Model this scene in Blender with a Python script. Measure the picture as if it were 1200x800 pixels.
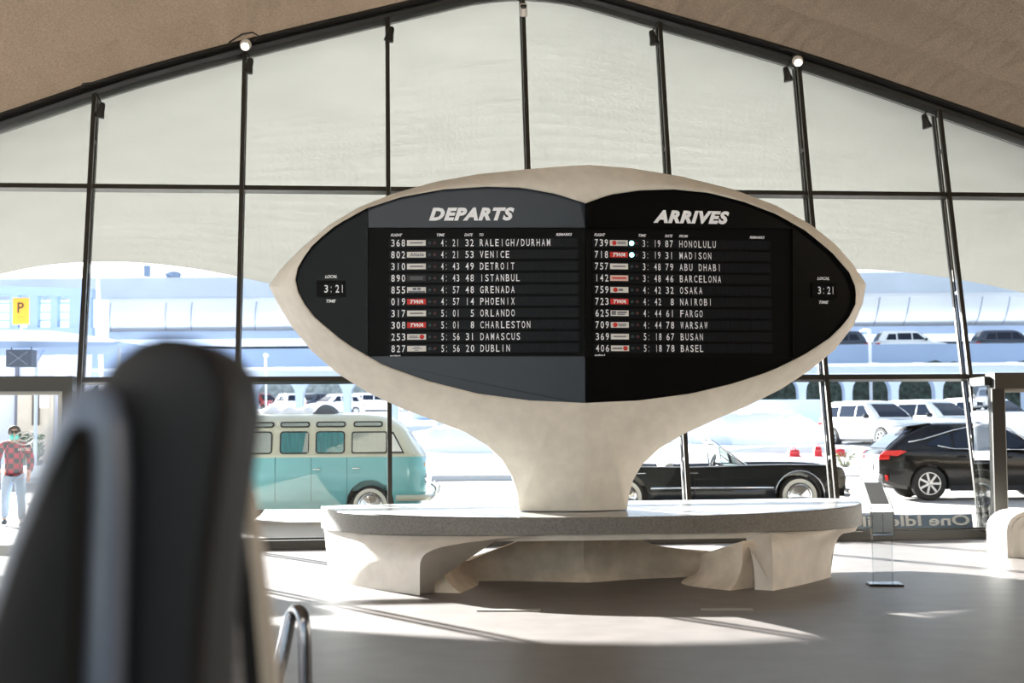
import bpy, bmesh, math, random
from mathutils import Vector, Matrix, noise
random.seed(7)
sc = bpy.context.scene
for o in list(bpy.data.objects): bpy.data.objects.remove(o)
COL = sc.collection
PI = math.pi
R = math.radians
V = Vector

# ------------------------------------------------------------------ camera
H, F = 1.65, 1667.0
PITCH, ROLL = math.atan(99.6/F), R(0.42)
cF = V((0, math.cos(PITCH), math.sin(PITCH)))
u0 = V((0, -math.sin(PITCH), math.cos(PITCH))); r0 = V((1, 0, 0))
cR = r0*math.cos(ROLL) - u0*math.sin(ROLL)
cU = u0*math.cos(ROLL) + r0*math.sin(ROLL)
EYE = V((0, 0, H))
cam = bpy.data.cameras.new('camera'); cam.lens = 50.01; cam.sensor_width = 36
cam.clip_start = 0.05; cam.clip_end = 2000
cam.dof.use_dof = True; cam.dof.focus_distance = 15.8; cam.dof.aperture_fstop = 2.2
co = bpy.data.objects.new('camera', cam); COL.objects.link(co)
co.matrix_world = Matrix(((cR.x, cU.x, -cF.x, 0), (cR.y, cU.y, -cF.y, 0), (cR.z, cU.z, -cF.z, H), (0, 0, 0, 1)))
sc.camera = co

# ------------------------------------------------------------------ light
sc.view_settings.view_transform = 'Standard'; sc.view_settings.look = 'None'
sc.view_settings.gamma = 1; sc.view_settings.use_curve_mapping = False
sc.view_settings.exposure = 1.1
SUN_EL, SUN_AZ = R(17.0), R(34)            # the sun stands low, beyond the glass and to the left
w = bpy.data.worlds.new('sky'); sc.world = w; w.use_nodes = True
nt = w.node_tree; nt.nodes.clear()
sky = nt.nodes.new('ShaderNodeTexSky'); sky.sky_type = 'NISHITA'; sky.sun_disc = False
sky.sun_elevation = R(22); sky.sun_rotation = -SUN_AZ; sky.air_density = 1.0; sky.dust_density = 0.6
bg = nt.nodes.new('ShaderNodeBackground'); bg.inputs[1].default_value = 0.19
wo = nt.nodes.new('ShaderNodeOutputWorld')
hs = nt.nodes.new('ShaderNodeHueSaturation'); hs.inputs['Saturation'].default_value = 0.6
nt.links.new(sky.outputs[0], hs.inputs['Color']); nt.links.new(hs.outputs[0], bg.inputs[0]); nt.links.new(bg.outputs[0], wo.inputs[0])
sl = bpy.data.lights.new('sun', 'SUN'); sl.energy = 30; sl.angle = R(0.53); sl.color = (1, 0.975, 0.95)
so = bpy.data.objects.new('sun', sl); COL.objects.link(so)
trav = V((math.sin(SUN_AZ)*math.cos(SUN_EL), -math.cos(SUN_AZ)*math.cos(SUN_EL), -math.sin(SUN_EL)))
so.rotation_euler = trav.to_track_quat('-Z', 'Y').to_euler(); so.location = (-20, 40, 30)
sc.cycles.max_bounces = 12; sc.cycles.diffuse_bounces = 6; sc.cycles.transparent_max_bounces = 24
sc.cycles.caustics_reflective = False; sc.cycles.caustics_refractive = False
sc.cycles.sample_clamp_indirect = 6

# ------------------------------------------------------------------ pixel <-> place (1200 x 800 frame)
def ray(px, py):
    return (cF*F + cR*(px-600) + cU*(400-py)).normalized()
def W(px, py, Y):                                  # point seen at a pixel, at distance Y
    d = ray(px, py); return EYE + d*(Y/d.y)
def G(px, py, z=0.0):                              # point seen at a pixel, at height z
    d = ray(px, py); return EYE + d*((z-H)/d.z)
TH, LEAN, D0 = R(5.843), R(11.845), 19.988          # the glass wall: yaw, outward lean, distance
ALONG = V((math.cos(TH), math.sin(TH), 0)); NOUT = V((-math.sin(TH), math.cos(TH), 0))
GUP = NOUT*math.sin(LEAN) + V((0, 0, 1))*math.cos(LEAN)
GN = NOUT*math.cos(LEAN) - V((0, 0, 1))*math.sin(LEAN)     # across the glass, outward
GO = V((0, D0, 0))
def GL(px, py):                                    # (along, up) on the glass plane
    d = ray(px, py); t = (GO-EYE).dot(GN)/d.dot(GN); p = EYE + d*t - GO
    return p.dot(ALONG), p.dot(GUP)
def GW(a, u, n=0.0): return GO + ALONG*a + GUP*u + GN*n

# ------------------------------------------------------------------ materials
def lin(c): return tuple(((x/255)/12.92 if x/255 <= 0.04045 else ((x/255+0.055)/1.055)**2.4) for x in c)
MATS = {}
def M(name, col, rough=0.5, metal=0.0, var=0.0, vscale=8.0, bump=0.0, bscale=60.0, col2=None, spec=0.5, emit=0.0, coat=0.0, stretch=None):
    if name in MATS: return MATS[name]
    m = bpy.data.materials.new(name); m.use_nodes = True; n = m.node_tree; b = n.nodes['Principled BSDF']
    c = lin(col); b.inputs['Base Color'].default_value = (*c, 1)
    b.inputs['Roughness'].default_value = rough; b.inputs['Metallic'].default_value = metal
    b.inputs['Specular IOR Level'].default_value = spec
    b.inputs['Coat Weight'].default_value = coat; b.inputs['Coat Roughness'].default_value = 0.05
    if emit:
        b.inputs['Emission Color'].default_value = (*c, 1); b.inputs['Emission Strength'].default_value = emit
    if var or bump:
        tc = n.nodes.new('ShaderNodeTexCoord'); mp = n.nodes.new('ShaderNodeMapping')
        n.links.new(tc.outputs['Object'], mp.inputs[0])
        if stretch: mp.inputs['Scale'].default_value = stretch
    if var:
        t = n.nodes.new('ShaderNodeTexNoise'); t.inputs['Scale'].default_value = vscale; t.inputs['Detail'].default_value = 6
        n.links.new(mp.outputs[0], t.inputs[0])
        rp = n.nodes.new('ShaderNodeValToRGB'); e = rp.color_ramp.elements
        d = lin(col2) if col2 else tuple(x*(1-var) for x in c)
        e[0].color = (*d, 1); e[0].position = 0.35; e[1].color = (*c, 1); e[1].position = 0.65
        n.links.new(t.outputs[0], rp.inputs[0]); n.links.new(rp.outputs[0], b.inputs['Base Color'])
    if bump:
        t2 = n.nodes.new('ShaderNodeTexNoise'); t2.inputs['Scale'].default_value = bscale; t2.inputs['Detail'].default_value = 4
        n.links.new(mp.outputs[0], t2.inputs[0])
        bp = n.nodes.new('ShaderNodeBump'); bp.inputs['Strength'].default_value = bump; bp.inputs['Distance'].default_value = 0.02
        n.links.new(t2.outputs[0], bp.inputs['Height']); n.links.new(bp.outputs[0], b.inputs['Normal'])
    MATS[name] = m; return m
def glass(name, tint=(1, 1, 1), gl=1.0, base=0.03, rough=0.0):
    if name in MATS: return MATS[name]
    m = bpy.data.materials.new(name); m.use_nodes = True; n = m.node_tree; n.nodes.clear()
    o = n.nodes.new('ShaderNodeOutputMaterial'); mx = n.nodes.new('ShaderNodeMixShader')
    t = n.nodes.new('ShaderNodeBsdfTransparent'); t.inputs[0].default_value = (*tint, 1)
    g = n.nodes.new('ShaderNodeBsdfGlossy'); g.inputs['Roughness'].default_value = rough
    fr = n.nodes.new('ShaderNodeFresnel'); fr.inputs[0].default_value = 1.3
    ml = n.nodes.new('ShaderNodeMath'); ml.operation = 'MULTIPLY_ADD'; ml.inputs[1].default_value = gl; ml.inputs[2].default_value = base*0.3
    n.links.new(fr.outputs[0], ml.inputs[0]); n.links.new(ml.outputs[0], mx.inputs[0])
    n.links.new(t.outputs[0], mx.inputs[1]); n.links.new(g.outputs[0], mx.inputs[2]); n.links.new(mx.outputs[0], o.inputs[0])
    MATS[name] = m; return m

# ------------------------------------------------------------------ mesh helpers
def obj(name, bm, mat, parent=None, smooth=False, loc=None, kind=None, auto=None):
    if isinstance(bm, bmesh.types.BMesh):
        bmesh.ops.recalc_face_normals(bm, faces=bm.faces)
        me = bpy.data.meshes.new(name); bm.to_mesh(me); bm.free()
    else: me = bm
    o = bpy.data.objects.new(name, me); COL.objects.link(o)
    if mat: me.materials.append(mat)
    if smooth:
        for p in me.polygons: p.use_smooth = True
        if auto is not None:
            try: me.set_sharp_from_angle(angle=R(auto))
            except Exception: pass
    if parent: o.parent = parent
    if loc is not None: o.location = loc
    if kind: o['kind'] = kind
    return o
def thing(name, label, cat, loc=(0, 0, 0), rz=0.0, group=None):
    o = bpy.data.objects.new(name, None); COL.objects.link(o); o.location = loc; o.rotation_euler = (0, 0, rz)
    o.empty_display_size = 0.2
    return tag(o, label, cat, group)
def tag(o, label, cat, group=None):
    o['label'] = label; o['category'] = cat
    if group: o['group'] = group
    return o
def struct(name, bm, mat, smooth=False, auto=None):
    return obj(name, bm, mat, None, smooth, kind='structure', auto=auto)
def BM(): return bmesh.new()
def box(bm, c, s, rot=None, bev=0.0):
    r = bmesh.ops.create_cube(bm, size=1); vs = r['verts']
    bmesh.ops.scale(bm, vec=V(s), verts=vs)
    if bev:
        es = list({e for v in vs for e in v.link_edges})
        q = bmesh.ops.bevel(bm, geom=es, offset=bev, segments=2, affect='EDGES', profile=0.5)
        vs = list({v for f in q['faces'] for v in f.verts} | {v for v in vs if v.is_valid})
    if rot is not None: bmesh.ops.transform(bm, matrix=rot.to_4x4(), verts=vs)
    bmesh.ops.translate(bm, vec=V(c), verts=vs)
    return bm
def bar(bm, a, b, wx, wz, up=V((0, 0, 1))):                  # box beam from a to b
    a, b = V(a), V(b); d = b-a; L = d.length; d.normalize()
    x = d.cross(up)
    if x.length < 1e-4: x = d.cross(V((0, 1, 0)))
    x.normalize(); z = x.cross(d)
    rot = Matrix((x, d, z)).transposed()
    return box(bm, (a+b)/2, (wx, L, wz), rot)
def loft(bm, rings, closed=True, cap=True):
    vr = [[bm.verts.new(p) for p in r] for r in rings]
    n = len(rings[0])
    for i in range(len(vr)-1):
        for j in range(n if closed else n-1):
            k = (j+1) % n
            try: bm.faces.new((vr[i][j], vr[i][k], vr[i+1][k], vr[i+1][j]))
            except ValueError: pass
    if cap and closed:
        for r in (vr[0], vr[-1]):
            try: bm.faces.new(r)
            except ValueError: pass
    return bm
def tube(bm, pts, r, seg=8, cap=True):
    pts = [V(p) for p in pts]; rings = []
    nrm = None
    for i, p in enumerate(pts):
        d = (pts[min(i+1, len(pts)-1)] - pts[max(i-1, 0)]).normalized()
        if nrm is None:
            nrm = d.orthogonal().normalized()
        else:
            nrm = (nrm - d*nrm.dot(d)).normalized()
        b = d.cross(nrm); rr = r[i] if isinstance(r, (list, tuple)) else r
        rings.append([p + (nrm*math.cos(2*PI*k/seg) + b*math.sin(2*PI*k/seg))*rr for k in range(seg)])
    return loft(bm, rings, True, cap)
def lathe(bm, prof, c=(0, 0, 0), axis='Z', seg=24):          # prof: (radius, height)
    c = V(c); rings = []
    for (r, h) in prof:
        ring = []
        for k in range(seg):
            a = 2*PI*k/seg; x, y = r*math.cos(a), r*math.sin(a)
            ring.append(c + (V((x, y, h)) if axis == 'Z' else V((x, h, y)) if axis == 'Y' else V((h, x, y))))
        rings.append(ring)
    return loft(bm, rings, True, True)
def prism(bm, poly, f0, f1):                                  # poly of 2D points; f0,f1 map 2D -> 3D for front and back
    a = [bm.verts.new(f0(*p)) for p in poly]; b = [bm.verts.new(f1(*p)) for p in poly]
    n = len(poly)
    bm.faces.new(a); bm.faces.new(b[::-1])
    for i in range(n): bm.faces.new((a[i], b[i], b[(i+1) % n], a[(i+1) % n]))
    return bm
def rrect(x0, x1, z0, z1, r, n=4):
    out = []
    for (cx, cz, a0) in ((x1-r, z1-r, 0), (x0+r, z1-r, 90), (x0+r, z0+r, 180), (x1-r, z0+r, 270)):
        for k in range(n+1):
            a = R(a0+90*k/n); out.append((cx+r*math.cos(a), cz+r*math.sin(a)))
    return out
def evalmesh(o):
    dg = bpy.context.evaluated_depsgraph_get(); dg.update()
    return bpy.data.meshes.new_from_object(o.evaluated_get(dg))
def cut(o, cutters):                                          # boolean difference, applied
    for c in cutters:
        md = o.modifiers.new('b', 'BOOLEAN'); md.operation = 'DIFFERENCE'; md.object = c; md.solver = 'EXACT'
    me = evalmesh(o); o.modifiers.clear(); old = o.data; o.data = me; bpy.data.meshes.remove(old)
    for c in cutters: bpy.data.objects.remove(c)
def cutter(bm): return obj('cutter', bm, None)
def smoothstep(x): x = max(0, min(1, x)); return x*x*(3-2*x)
def lerp(a, b, t): return a+(b-a)*t
def interp(x, xs, ys):
    if x <= xs[0]: return ys[0]
    for i in range(len(xs)-1):
        if x <= xs[i+1]: return lerp(ys[i], ys[i+1], (x-xs[i])/(xs[i+1]-xs[i]))
    return ys[-1]

# ------------------------------------------------------------------ lettering
_gl = {}
def glyph(ch, off=0.0, shear=0.0):
    k = (ch, off, shear)
    if k in _gl: return _gl[k]
    cu = bpy.data.curves.new('t', 'FONT'); cu.body = ch; cu.size = 1; cu.offset = off; cu.shear = shear; cu.space_character = 1.14 if off > .05 else 1.0; cu.resolution_u = 3; cu.fill_mode = 'FRONT'
    o = bpy.data.objects.new('t', cu); COL.objects.link(o)
    me = evalmesh(o); bpy.data.objects.remove(o)
    vs = [(v.co.x, v.co.y) for v in me.vertices]; fs = [tuple(p.vertices) for p in me.polygons]
    bpy.data.meshes.remove(me); _gl[k] = (vs, fs); return _gl[k]
def put(bm, ch, f, x0, x1, z0, z1, off=0.0, shear=0.0, keep=False):
    """fit a string into the box x0..x1, z0..z1 of a plane; f maps (x, z) to 3D"""
    vs, fs = glyph(ch, off, shear)
    if not vs: return
    ax, bx = min(v[0] for v in vs), max(v[0] for v in vs); ay, by = min(v[1] for v in vs), max(v[1] for v in vs)
    sx = (x1-x0)/max(bx-ax, 1e-6); sy = (z1-z0)/max(by-ay, 1e-6)
    nv = [bm.verts.new(f(x0+(v[0]-ax)*sx, z0+(v[1]-ay)*sy)) for v in vs]
    for q in fs:
        try: bm.faces.new([nv[i] for i in q])
        except ValueError: pass
NARROW = {'I': .16, '1': .2, ':': .16, '.': .16, '/': .75}
def cells(bm, s, f, x0, pitch, z0, z1):                       # one letter per flap
    for i, ch in enumerate(s):
        if ch == ' ': continue
        wd = pitch*0.66*NARROW.get(ch, 1.0)
        c = x0 + pitch*(i+0.42)
        put(bm, ch, f, c-wd/2, c+wd/2, z0, z1 if ch != ':' else z0+(z1-z0)*.8, off=0.006)

# ================================================================== MATERIALS
m_floor = M('terrazzo floor', (106, 100, 97), 0.45, var=0.2, vscale=3.0, bump=0.02, bscale=40)
m_plaster = M('plaster', (226, 220, 211), 0.6, var=0.12, vscale=5, bump=0.15, bscale=90)
m_ceil = M('ceiling acoustic plaster', (138, 127, 114), 0.9, var=0.28, vscale=38, bump=0.5, bscale=70)
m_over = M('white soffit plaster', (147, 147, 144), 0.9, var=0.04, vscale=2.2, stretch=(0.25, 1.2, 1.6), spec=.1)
m_black = M('black metal frame', (34, 34, 33), 0.4, metal=0.2)
m_board = M('board black', (7, 8, 9), 0.25, spec=.12)
m_panel = M('board panel sky sheen', (22, 30, 43), 0.32, spec=.4)  # slate blue puts the sky's reflection into the left panels' colour
m_flap = M('flap black', (5, 6, 7), 0.5, spec=.1)
m_white = M('letter white', (244, 248, 255), 0.6)
m_terr = M('bench terrazzo rim', (122, 119, 114), 0.5, var=0.35, vscale=45)
m_top = M('bench polished top', (150, 147, 142), 0.22, var=0.1, vscale=20)
m_chrome = M('chrome', (215, 218, 222), 0.12, metal=1.0)
m_glass = glass('clear glazing', (0.97, 0.985, 0.98), 0.8)
m_snow = M('snow', (246, 248, 252), 0.8, var=0.06, vscale=0.7)
m_street = M('street', (168, 163, 158), 0.75, var=0.16, vscale=0.5)
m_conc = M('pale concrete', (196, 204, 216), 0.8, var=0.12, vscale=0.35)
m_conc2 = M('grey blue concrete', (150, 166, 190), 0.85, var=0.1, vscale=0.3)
m_dark = M('dark interior', (28, 32, 38), 0.9)
m_tyre = M('tyre', (20, 20, 21), 0.75)
m_cglass = M('car glass', (22, 32, 48), 0.08, spec=0.25)
m_red = M('tail lamp red', (190, 22, 18), 0.2)

# ================================================================== STRUCTURE
bm = BM(); box(bm, (0, 5.2, -0.1), (44, 31.2, 0.2))
# floor edge follows the glass line
for v in bm.verts:
    if v.co.y > 10: v.co.y = D0 - 0.02 + math.tan(TH)*v.co.x
struct('floor', bm, m_floor)

def zg(Y):
    if Y < 40: return -0.02
    if Y < 62: return -0.02 + (Y-40)*0.045
    return 0.97 + (Y-62)*0.033
bm = BM()
rows = [[V((x, (D0-0.02+math.tan(TH)*x) if i == 0 else Y, zg(30 if i == 0 else Y))) for x in (-70, -24, 24, 70)] for i, Y in enumerate((19, 40, 42.5))]
loft(bm, rows, False, False)
struct('street', bm, m_street)
bm = BM()
rows = []
for Y in [42.5+i*2.2 for i in range(70)]:
    rows.append([V((x, Y, zg(Y)+(0.06 if Y > 43 else 0.0)+(0.12*noise.noise((x*0.35, Y*0.35, 0)) if 44 < Y else 0) - (0.4 if x > 4.0 and Y < 54 else 0))) for x in [-120+i*2.4 for i in range(101)]])
loft(bm, rows, False, False)
struct('snow_ground', bm, m_snow, True)
bm = BM(); loft(bm, [[V((x, Y, zg(Y)+.03)) for x in (4.6, 20, 45, 80)] for Y in (42.45, 46, 50, 53.2)], False, False); struct('road', bm, M('asphalt', (126, 126, 132), .7, var=.3, vscale=.6, col2=(186, 190, 198)))
bm = BM()
bar(bm, (-40, 42.4, 0.10), (7, 42.4, 0.10), 0.45, 0.26)
struct('curb', bm, M('granite curb', (196, 199, 206), 0.8))

# --- the arch beam and the shells
BP = [(-420, 262), (-200, 205), (0, 152), (110, 110), (285, 62), (455, 22), (560, -3), (616, -16), (660, -5), (770, 28), (932, 73), (1095, 129), (1200, 166), (1400, 240), (1560, 300)]
BA = [GL(*p) for p in BP]
_bx, _by = [q[0] for q in BA], [q[1] for q in BA]
def beam_u(a): return sum(interp(a+d, _bx, _by) for d in [k*.1-1.0 for k in range(21)])/21
AS = [BA[0][0] + (BA[-1][0]-BA[0][0])*i/90 for i in range(91)]
bm = BM()
rings = []
for a in AS:
    u = beam_u(a)
    rings.append([GW(a, u+q[1], q[0]) for q in ((-0.12, 0.07), (-0.145, 0.01), (-0.12, -0.05), (-0.05, -0.075), (0.07, -0.075), (0.07, 0.07))])
loft(bm, rings); struct('trim_1', bm, m_black, True, 35)
bm = BM(); rings = []
for a in AS:                                            # thin upper channel
    u = beam_u(a)+0.06
    rings.append([GW(a, u+q[1], q[0]) for q in ((-0.20, 0.07), (-0.20, 0.02), (-0.05, 0.0), (-0.05, 0.07))])
loft(bm, rings); struct('trim_2', bm, M('black channel', (22, 21, 20), 0.6), True, 35)
bm = BM(); rows = []
for a in AS:
    p = GW(a, beam_u(a)+0.12, -0.1); row = []
    for k in range(25):
        t = k/24; y = 24*t
        q = p - NOUT*y
        spread = 1 + 0.3*t
        row.append(V((q.x*spread if abs(q.x) > 0.001 else q.x, q.y, p.z + 3.4*t**0.8*(1-0.25*t))))
    rows.append(row)
loft(bm, rows, False, False)
bmesh.ops.solidify(bm, geom=bm.faces[:], thickness=-0.25)
struct('ceiling', bm, m_ceil, True, 50)

m_wall = M('hall wall plaster', (150, 138, 122), 0.8, var=0.1, vscale=1)
# the tall window behind the viewer, and the solid wall right of it
bm = BM(); box(bm, (12.9, -5.4, 6), (18.2, 0.3, 12.4)); box(bm, (-18.5, -5.4, 6), (7, 0.3, 12.4)); box(bm, (0, -5.4, 10.2), (44, 0.3, 4)); struct('wall_back', bm, m_wall)
bm = BM(); box(bm, (21.9, 7.0, 4), (0.3, 25, 8.4)); struct('wall_right', bm, m_wall)
for i in range(6):
    x = -11.8+3.16*i; r = bpy.data.objects.new('window_%d' % (20+i), None); COL.objects.link(r); r['kind'] = 'structure'; r.location = (x, -5.4, 0)
    bm = BM(); box(bm, (0, 0, 5.9), (0.08, 0.12, 11.8)); obj('mullion', bm, m_black, r)
    for z in (0.2, 3.0, 6.2, 9.3):
        bm = BM(); box(bm, (-1.6, 0, z), (3.12, 0.1, 0.08)); obj('transom', bm, m_black, r)
    bm = BM(); box(bm, (-1.6, 0.02, 5.9), (3.1, 0.012, 11.6)); obj('pane', bm, m_glass, r)
bm = BM(); loft(bm, [[V((-160, y, -0.05)), V((160, y, -0.05))] for y in (-200, -60, -10.4)], False, False); struct('apron', bm, m_snow)

# exterior overhang: outer edge traced at its own distance, two lobes
DE = 23.3
EP = [(-420, 480), (-250, 425), (-120, 368), (-40, 328), (0, 316), (60, 307), (150, 304), (230, 312), (310, 331), (400, 352), (520, 372), (620, 380), (720, 366), (820, 340), (900, 322), (950, 314), (1000, 313), (1080, 319), (1200, 341), (1350, 384), (1560, 460)]
EW = [W(px, py, DE+0.1*(px-600)/75) for px, py in EP]
def edge(x): return V((x, interp(x, [p.x for p in EW], [p.y for p in EW]), interp(x, [p.x for p in EW], [p.z for p in EW])))
# smooth the edge
bm = BM(); rows = []
XS = [EW[0].x + (EW[-1].x-EW[0].x)*i/300 for i in range(301)]
for x in XS:
    e = sum((edge(x+dx*.1) for dx in range(-12, 13)), V())/25; e.x = x
    a = x*math.cos(TH)+0.1; p = GW(max(min(a, BA[-1][0]), BA[0][0]), beam_u(a)+0.05, 0.05); p.x = x
    row = []
    for k in range(33):
        t = k/32
        q = p.lerp(e, t); q.z = p.z + (e.z-p.z)*(t**1.7)
        row.append(q)
    rows.append(row)
loft(bm, rows, False, False)
bmesh.ops.solidify(bm, geom=bm.faces[:], thickness=-0.22)
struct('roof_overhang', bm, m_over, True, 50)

# --- mullions
MA = [-8.14, -6.008, -3.847, -1.715, 0.373, 2.506, 4.667, 6.859, 9.02, 11.15]
ZL, ZU = 2.321/math.cos(LEAN), 5.138/math.cos(LEAN)
m_mull = M('dark bronze mullion', (52, 50, 46), 0.35, metal=0.5)
k = 3
for i, a in enumerate(MA):
    top = beam_u(a)-0.02
    r = bpy.data.objects.new('trim_%d' % k, None); COL.objects.link(r); r['kind'] = 'structure'; r.location = GW(a, 0, 0); k += 1
    off = GW(a, 0, 0)
    for nm, n in (('inner_bar', -0.10), ('outer_bar', 0.13)):
        bm = BM(); bar(bm, GW(a, 0.0, n)-off, GW(a, top, n)-off, 0.062, 0.06, GN); obj(nm, bm, m_mull, r)
    for u in (0.25, 1.2, ZL, 3.7, ZU, 6.0):
        if u < top-0.2:
            bm = BM(); bar(bm, GW(a, u, -0.08)-off, GW(a, u, 0.11)-off, 0.03, 0.05, GUP); obj('bracket', bm, m_chrome if u == 3.7 else m_mull, r)
# --- glazed bays
for i in range(len(MA)-1):
    a0, a1 = MA[i]+0.035, MA[i+1]-0.035; am = (a0+a1)/2
    r = bpy.data.objects.new('window_%d' % (i+1), None); COL.objects.link(r); r['kind'] = 'structure'; off = GW(am, 0, 0); r.location = off
    door = i in (0, 7)
    for u, th in ((ZL, 0.075), (ZU, 0.07)):
        bm = BM(); bar(bm, GW(a0, u, -0.02)-off, GW(a1, u, -0.02)-off, 0.16, th, GUP); obj('transom', bm, m_mull, r)
    lv = [(0.14, ZL-0.03), (ZL+0.03, ZU-0.03), (ZU+0.03, None)]
    for j, (ua, ub) in enumerate(lv):
        if door and j == 0: continue
        bm = BM()
        def q(a, u, n): return GW(a, u, n)-off
        if ub is not None: poly = [(a0, ua), (a1, ua), (a1, ub), (a0, ub)]
        else:
            s = [a0+(a1-a0)*t/6 for t in range(7)]
            poly = [(a0, ua), (a1, ua)] + [(a, beam_u(a)-0.08) for a in reversed(s)]
        prism(bm, poly, lambda a, u: q(a, u, 0.02), lambda a, u: q(a, u, 0.032))
        obj('pane', bm, m_glass, r)
# sill under the glass
bm = BM(); bar(bm, GW(-5.98, 0.06, -0.02), GW(6.85, 0.06, -0.02), 0.30, 0.12); struct('baseboard_back', bm, M('dark sill', (58, 55, 50), 0.5))
bm = BM(); bar(bm, GW(-6.0, 0.135, 0.0), GW(6.85, 0.135, 0.0), 0.07, 0.03); struct('trim_20', bm, m_mull)

# ================================================================== BENCH
BO = G(684, 680); BO.z = 0
BROT = Matrix.Rotation(TH, 3, 'Z'); BINV = BROT.transposed()
def bl(p): return BINV @ (V(p)-BO)                      # world -> bench/board frame
bench = thing('bench', 'long half-moon terrazzo bench on sculpted plaster legs in front of the flight board', 'bench', BO, TH)
BZT, BZB = 0.735, 0.565
HW, BB, BD, BX = 3.13, 1.42, 2.42, 0.30
def rim(t, ins=0.0):                                     # front edge, t from -90 to 90 degrees
    a = R(t); e = 0.85
    x = (HW-ins)*math.copysign(abs(math.sin(a))**e, a); y = BB - (BD-ins)*abs(math.cos(a))**0.92
    return x+BX, y
def outline(ins=0.0, n=48):
    pts = [rim(-90+180*i/n, ins) for i in range(n+1)]
    return pts + [(HW*0.9+BX-ins, BB+0.3-ins), (-HW*0.9+BX+ins, BB+0.3-ins)]
def zt(x): return BZT + 0.02*(abs(x)/HW)**2
def zb(x): return BZB - 0.05*(abs(x)/HW)**2
bm = BM()
rings = [[V((x, y, zb(x))) for x, y in outline()], [V((x, y, zt(x)-0.012)) for x, y in outline()], [V((x, y, zt(x))) for x, y in outline(0.012)]]
loft(bm, rings, True, False); obj('rim', bm, m_terr, bench, True, auto=30)
bm = BM()
loft(bm, [[V((x, y, zt(x)-0.03)) for x, y in outline(0.013)], [V((x, y, zt(x)+0.001)) for x, y in outline(0.013)]]); obj('seat_top', bm, m_top, bench, True, auto=30)
bm = BM()
loft(bm, [[V((x, y, zb(x)-0.065)) for x, y in outline(0.07)], [V((x, y, zb(x)+0.03)) for x, y in outline(0.02)]]); obj('seat_underside', bm, m_plaster, bench, True, auto=30)

def leg(top, foot, thick, inward, name='leg', nu=22, nw=18, pw=2.6, p0=1.3):
    """sculpted leg: top and foot are 2D lines; flares from foot to the seat"""
    bm = BM(); front = []; back = []
    for i in range(nu+1):
        u = i/nu
        T = V((*top(u), 0)); Fp = V((*foot(u), 0))
        p = p0 + pw*u**1.5
        fr, bk = [], []
        for j in range(nw+1):
            w_ = j/nw; g = w_**p
            q = Fp.lerp(T, g); z = (zb(T.x)-0.0)*w_
            tk = thick + 0.12*w_**3
            fr.append(V((q.x, q.y, z))); bk.append(V((q.x, q.y, z)) + V((*inward(u), 0))*tk)
        front.append(fr); back.append(bk)
    loop = [f + b[::-1] for f, b in zip(front, back)]
    loft(bm, loop, True, True)
    return obj(name, bm, m_plaster, bench, True, auto=45)
fA, fB = bl(G(386, 680)), bl(G(492, 697))
leg(lambda u: rim(-88+77*u, 0.03), lambda u: (lerp(fA.x, fB.x, u), lerp(fA.y, fB.y, u)-0.12*math.sin(PI*u)), 0.2, lambda u: (0.75, 0.66), pw=8.0)
gA, gB = bl(G(974, 676)), bl(G(906, 692))
leg(lambda u: rim(88-62*u, 0.03), lambda u: (lerp(gA.x, gB.x, u), lerp(gA.y, gB.y, u)-0.05*math.sin(PI*u)), 0.2, lambda u: (-0.75, 0.66), pw=3.0, p0=3.4)
# low saddle wall between the legs, rising to the seat in the middle
path = [(fB.x+0.22, fB.y+0.16), (fB.x+0.42, fB.y+0.75), (-1.25, 0.30), (-0.80, 0.30), (-0.4, 0.18), (0.0, 0.0), (0.4, 0.18), (0.85, 0.30), (1.4, 0.30), (gB.x-0.55, gB.y+0.75), (gB.x-0.25, gB.y+0.2)]
hts = [0.46, 0.26, 0.20, 0.36, 0.52, 0.54, 0.52, 0.34, 0.25, 0.30, 0.48]
def catm(P, n):
    out = []
    for i in range(len(P)-1):
        p0, p1, p2, p3 = P[max(i-1, 0)], P[i], P[i+1], P[min(i+2, len(P)-1)]
        for k in range(n):
            t = k/n
            out.append(tuple(0.5*((2*b)+(-a+c)*t+(2*a-5*b+4*c-d)*t*t+(-a+3*b-3*c+d)*t**3) for a, b, c, d in zip(p0, p1, p2, p3)))
    out.append(tuple(P[-1])); return out
pp = catm([(x, y, h) for (x, y), h in zip(path[:6], hts[:6])], 8)[:-1] + catm([(x, y, h) for (x, y), h in zip(path[5:], hts[5:])], 8)
bm = BM(); rings = []
for i, (x, y, h) in enumerate(pp):
    a = pp[max(i-1, 0)]; b = pp[min(i+1, len(pp)-1)]
    t = V((b[0]-a[0], b[1]-a[1], 0)).normalized(); n = V((t.y, -t.x, 0))       # towards the room
    if i == 40: n = V((0, -1, 0))
    ring = []
    for j in range(9):
        w_ = j/8; fl = 0.2*(1-w_)**4 + 0.05*w_**4*(1 if 16 < i < 64 else 0)
        ring.append(V((x, y, h*w_ if w_ < 1 else h)) + n*fl)
    ring += [V((x, y, h)) - n*0.16, V((x, y, 0)) - n*0.22]
    rings.append(ring)
loft(bm, rings, True, True); obj('saddle_wall', bm, M('saddle plaster', (222, 208, 190), 0.65, var=0.22, vscale=5, bump=0.15, bscale=80), bench, True, auto=28)

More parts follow.
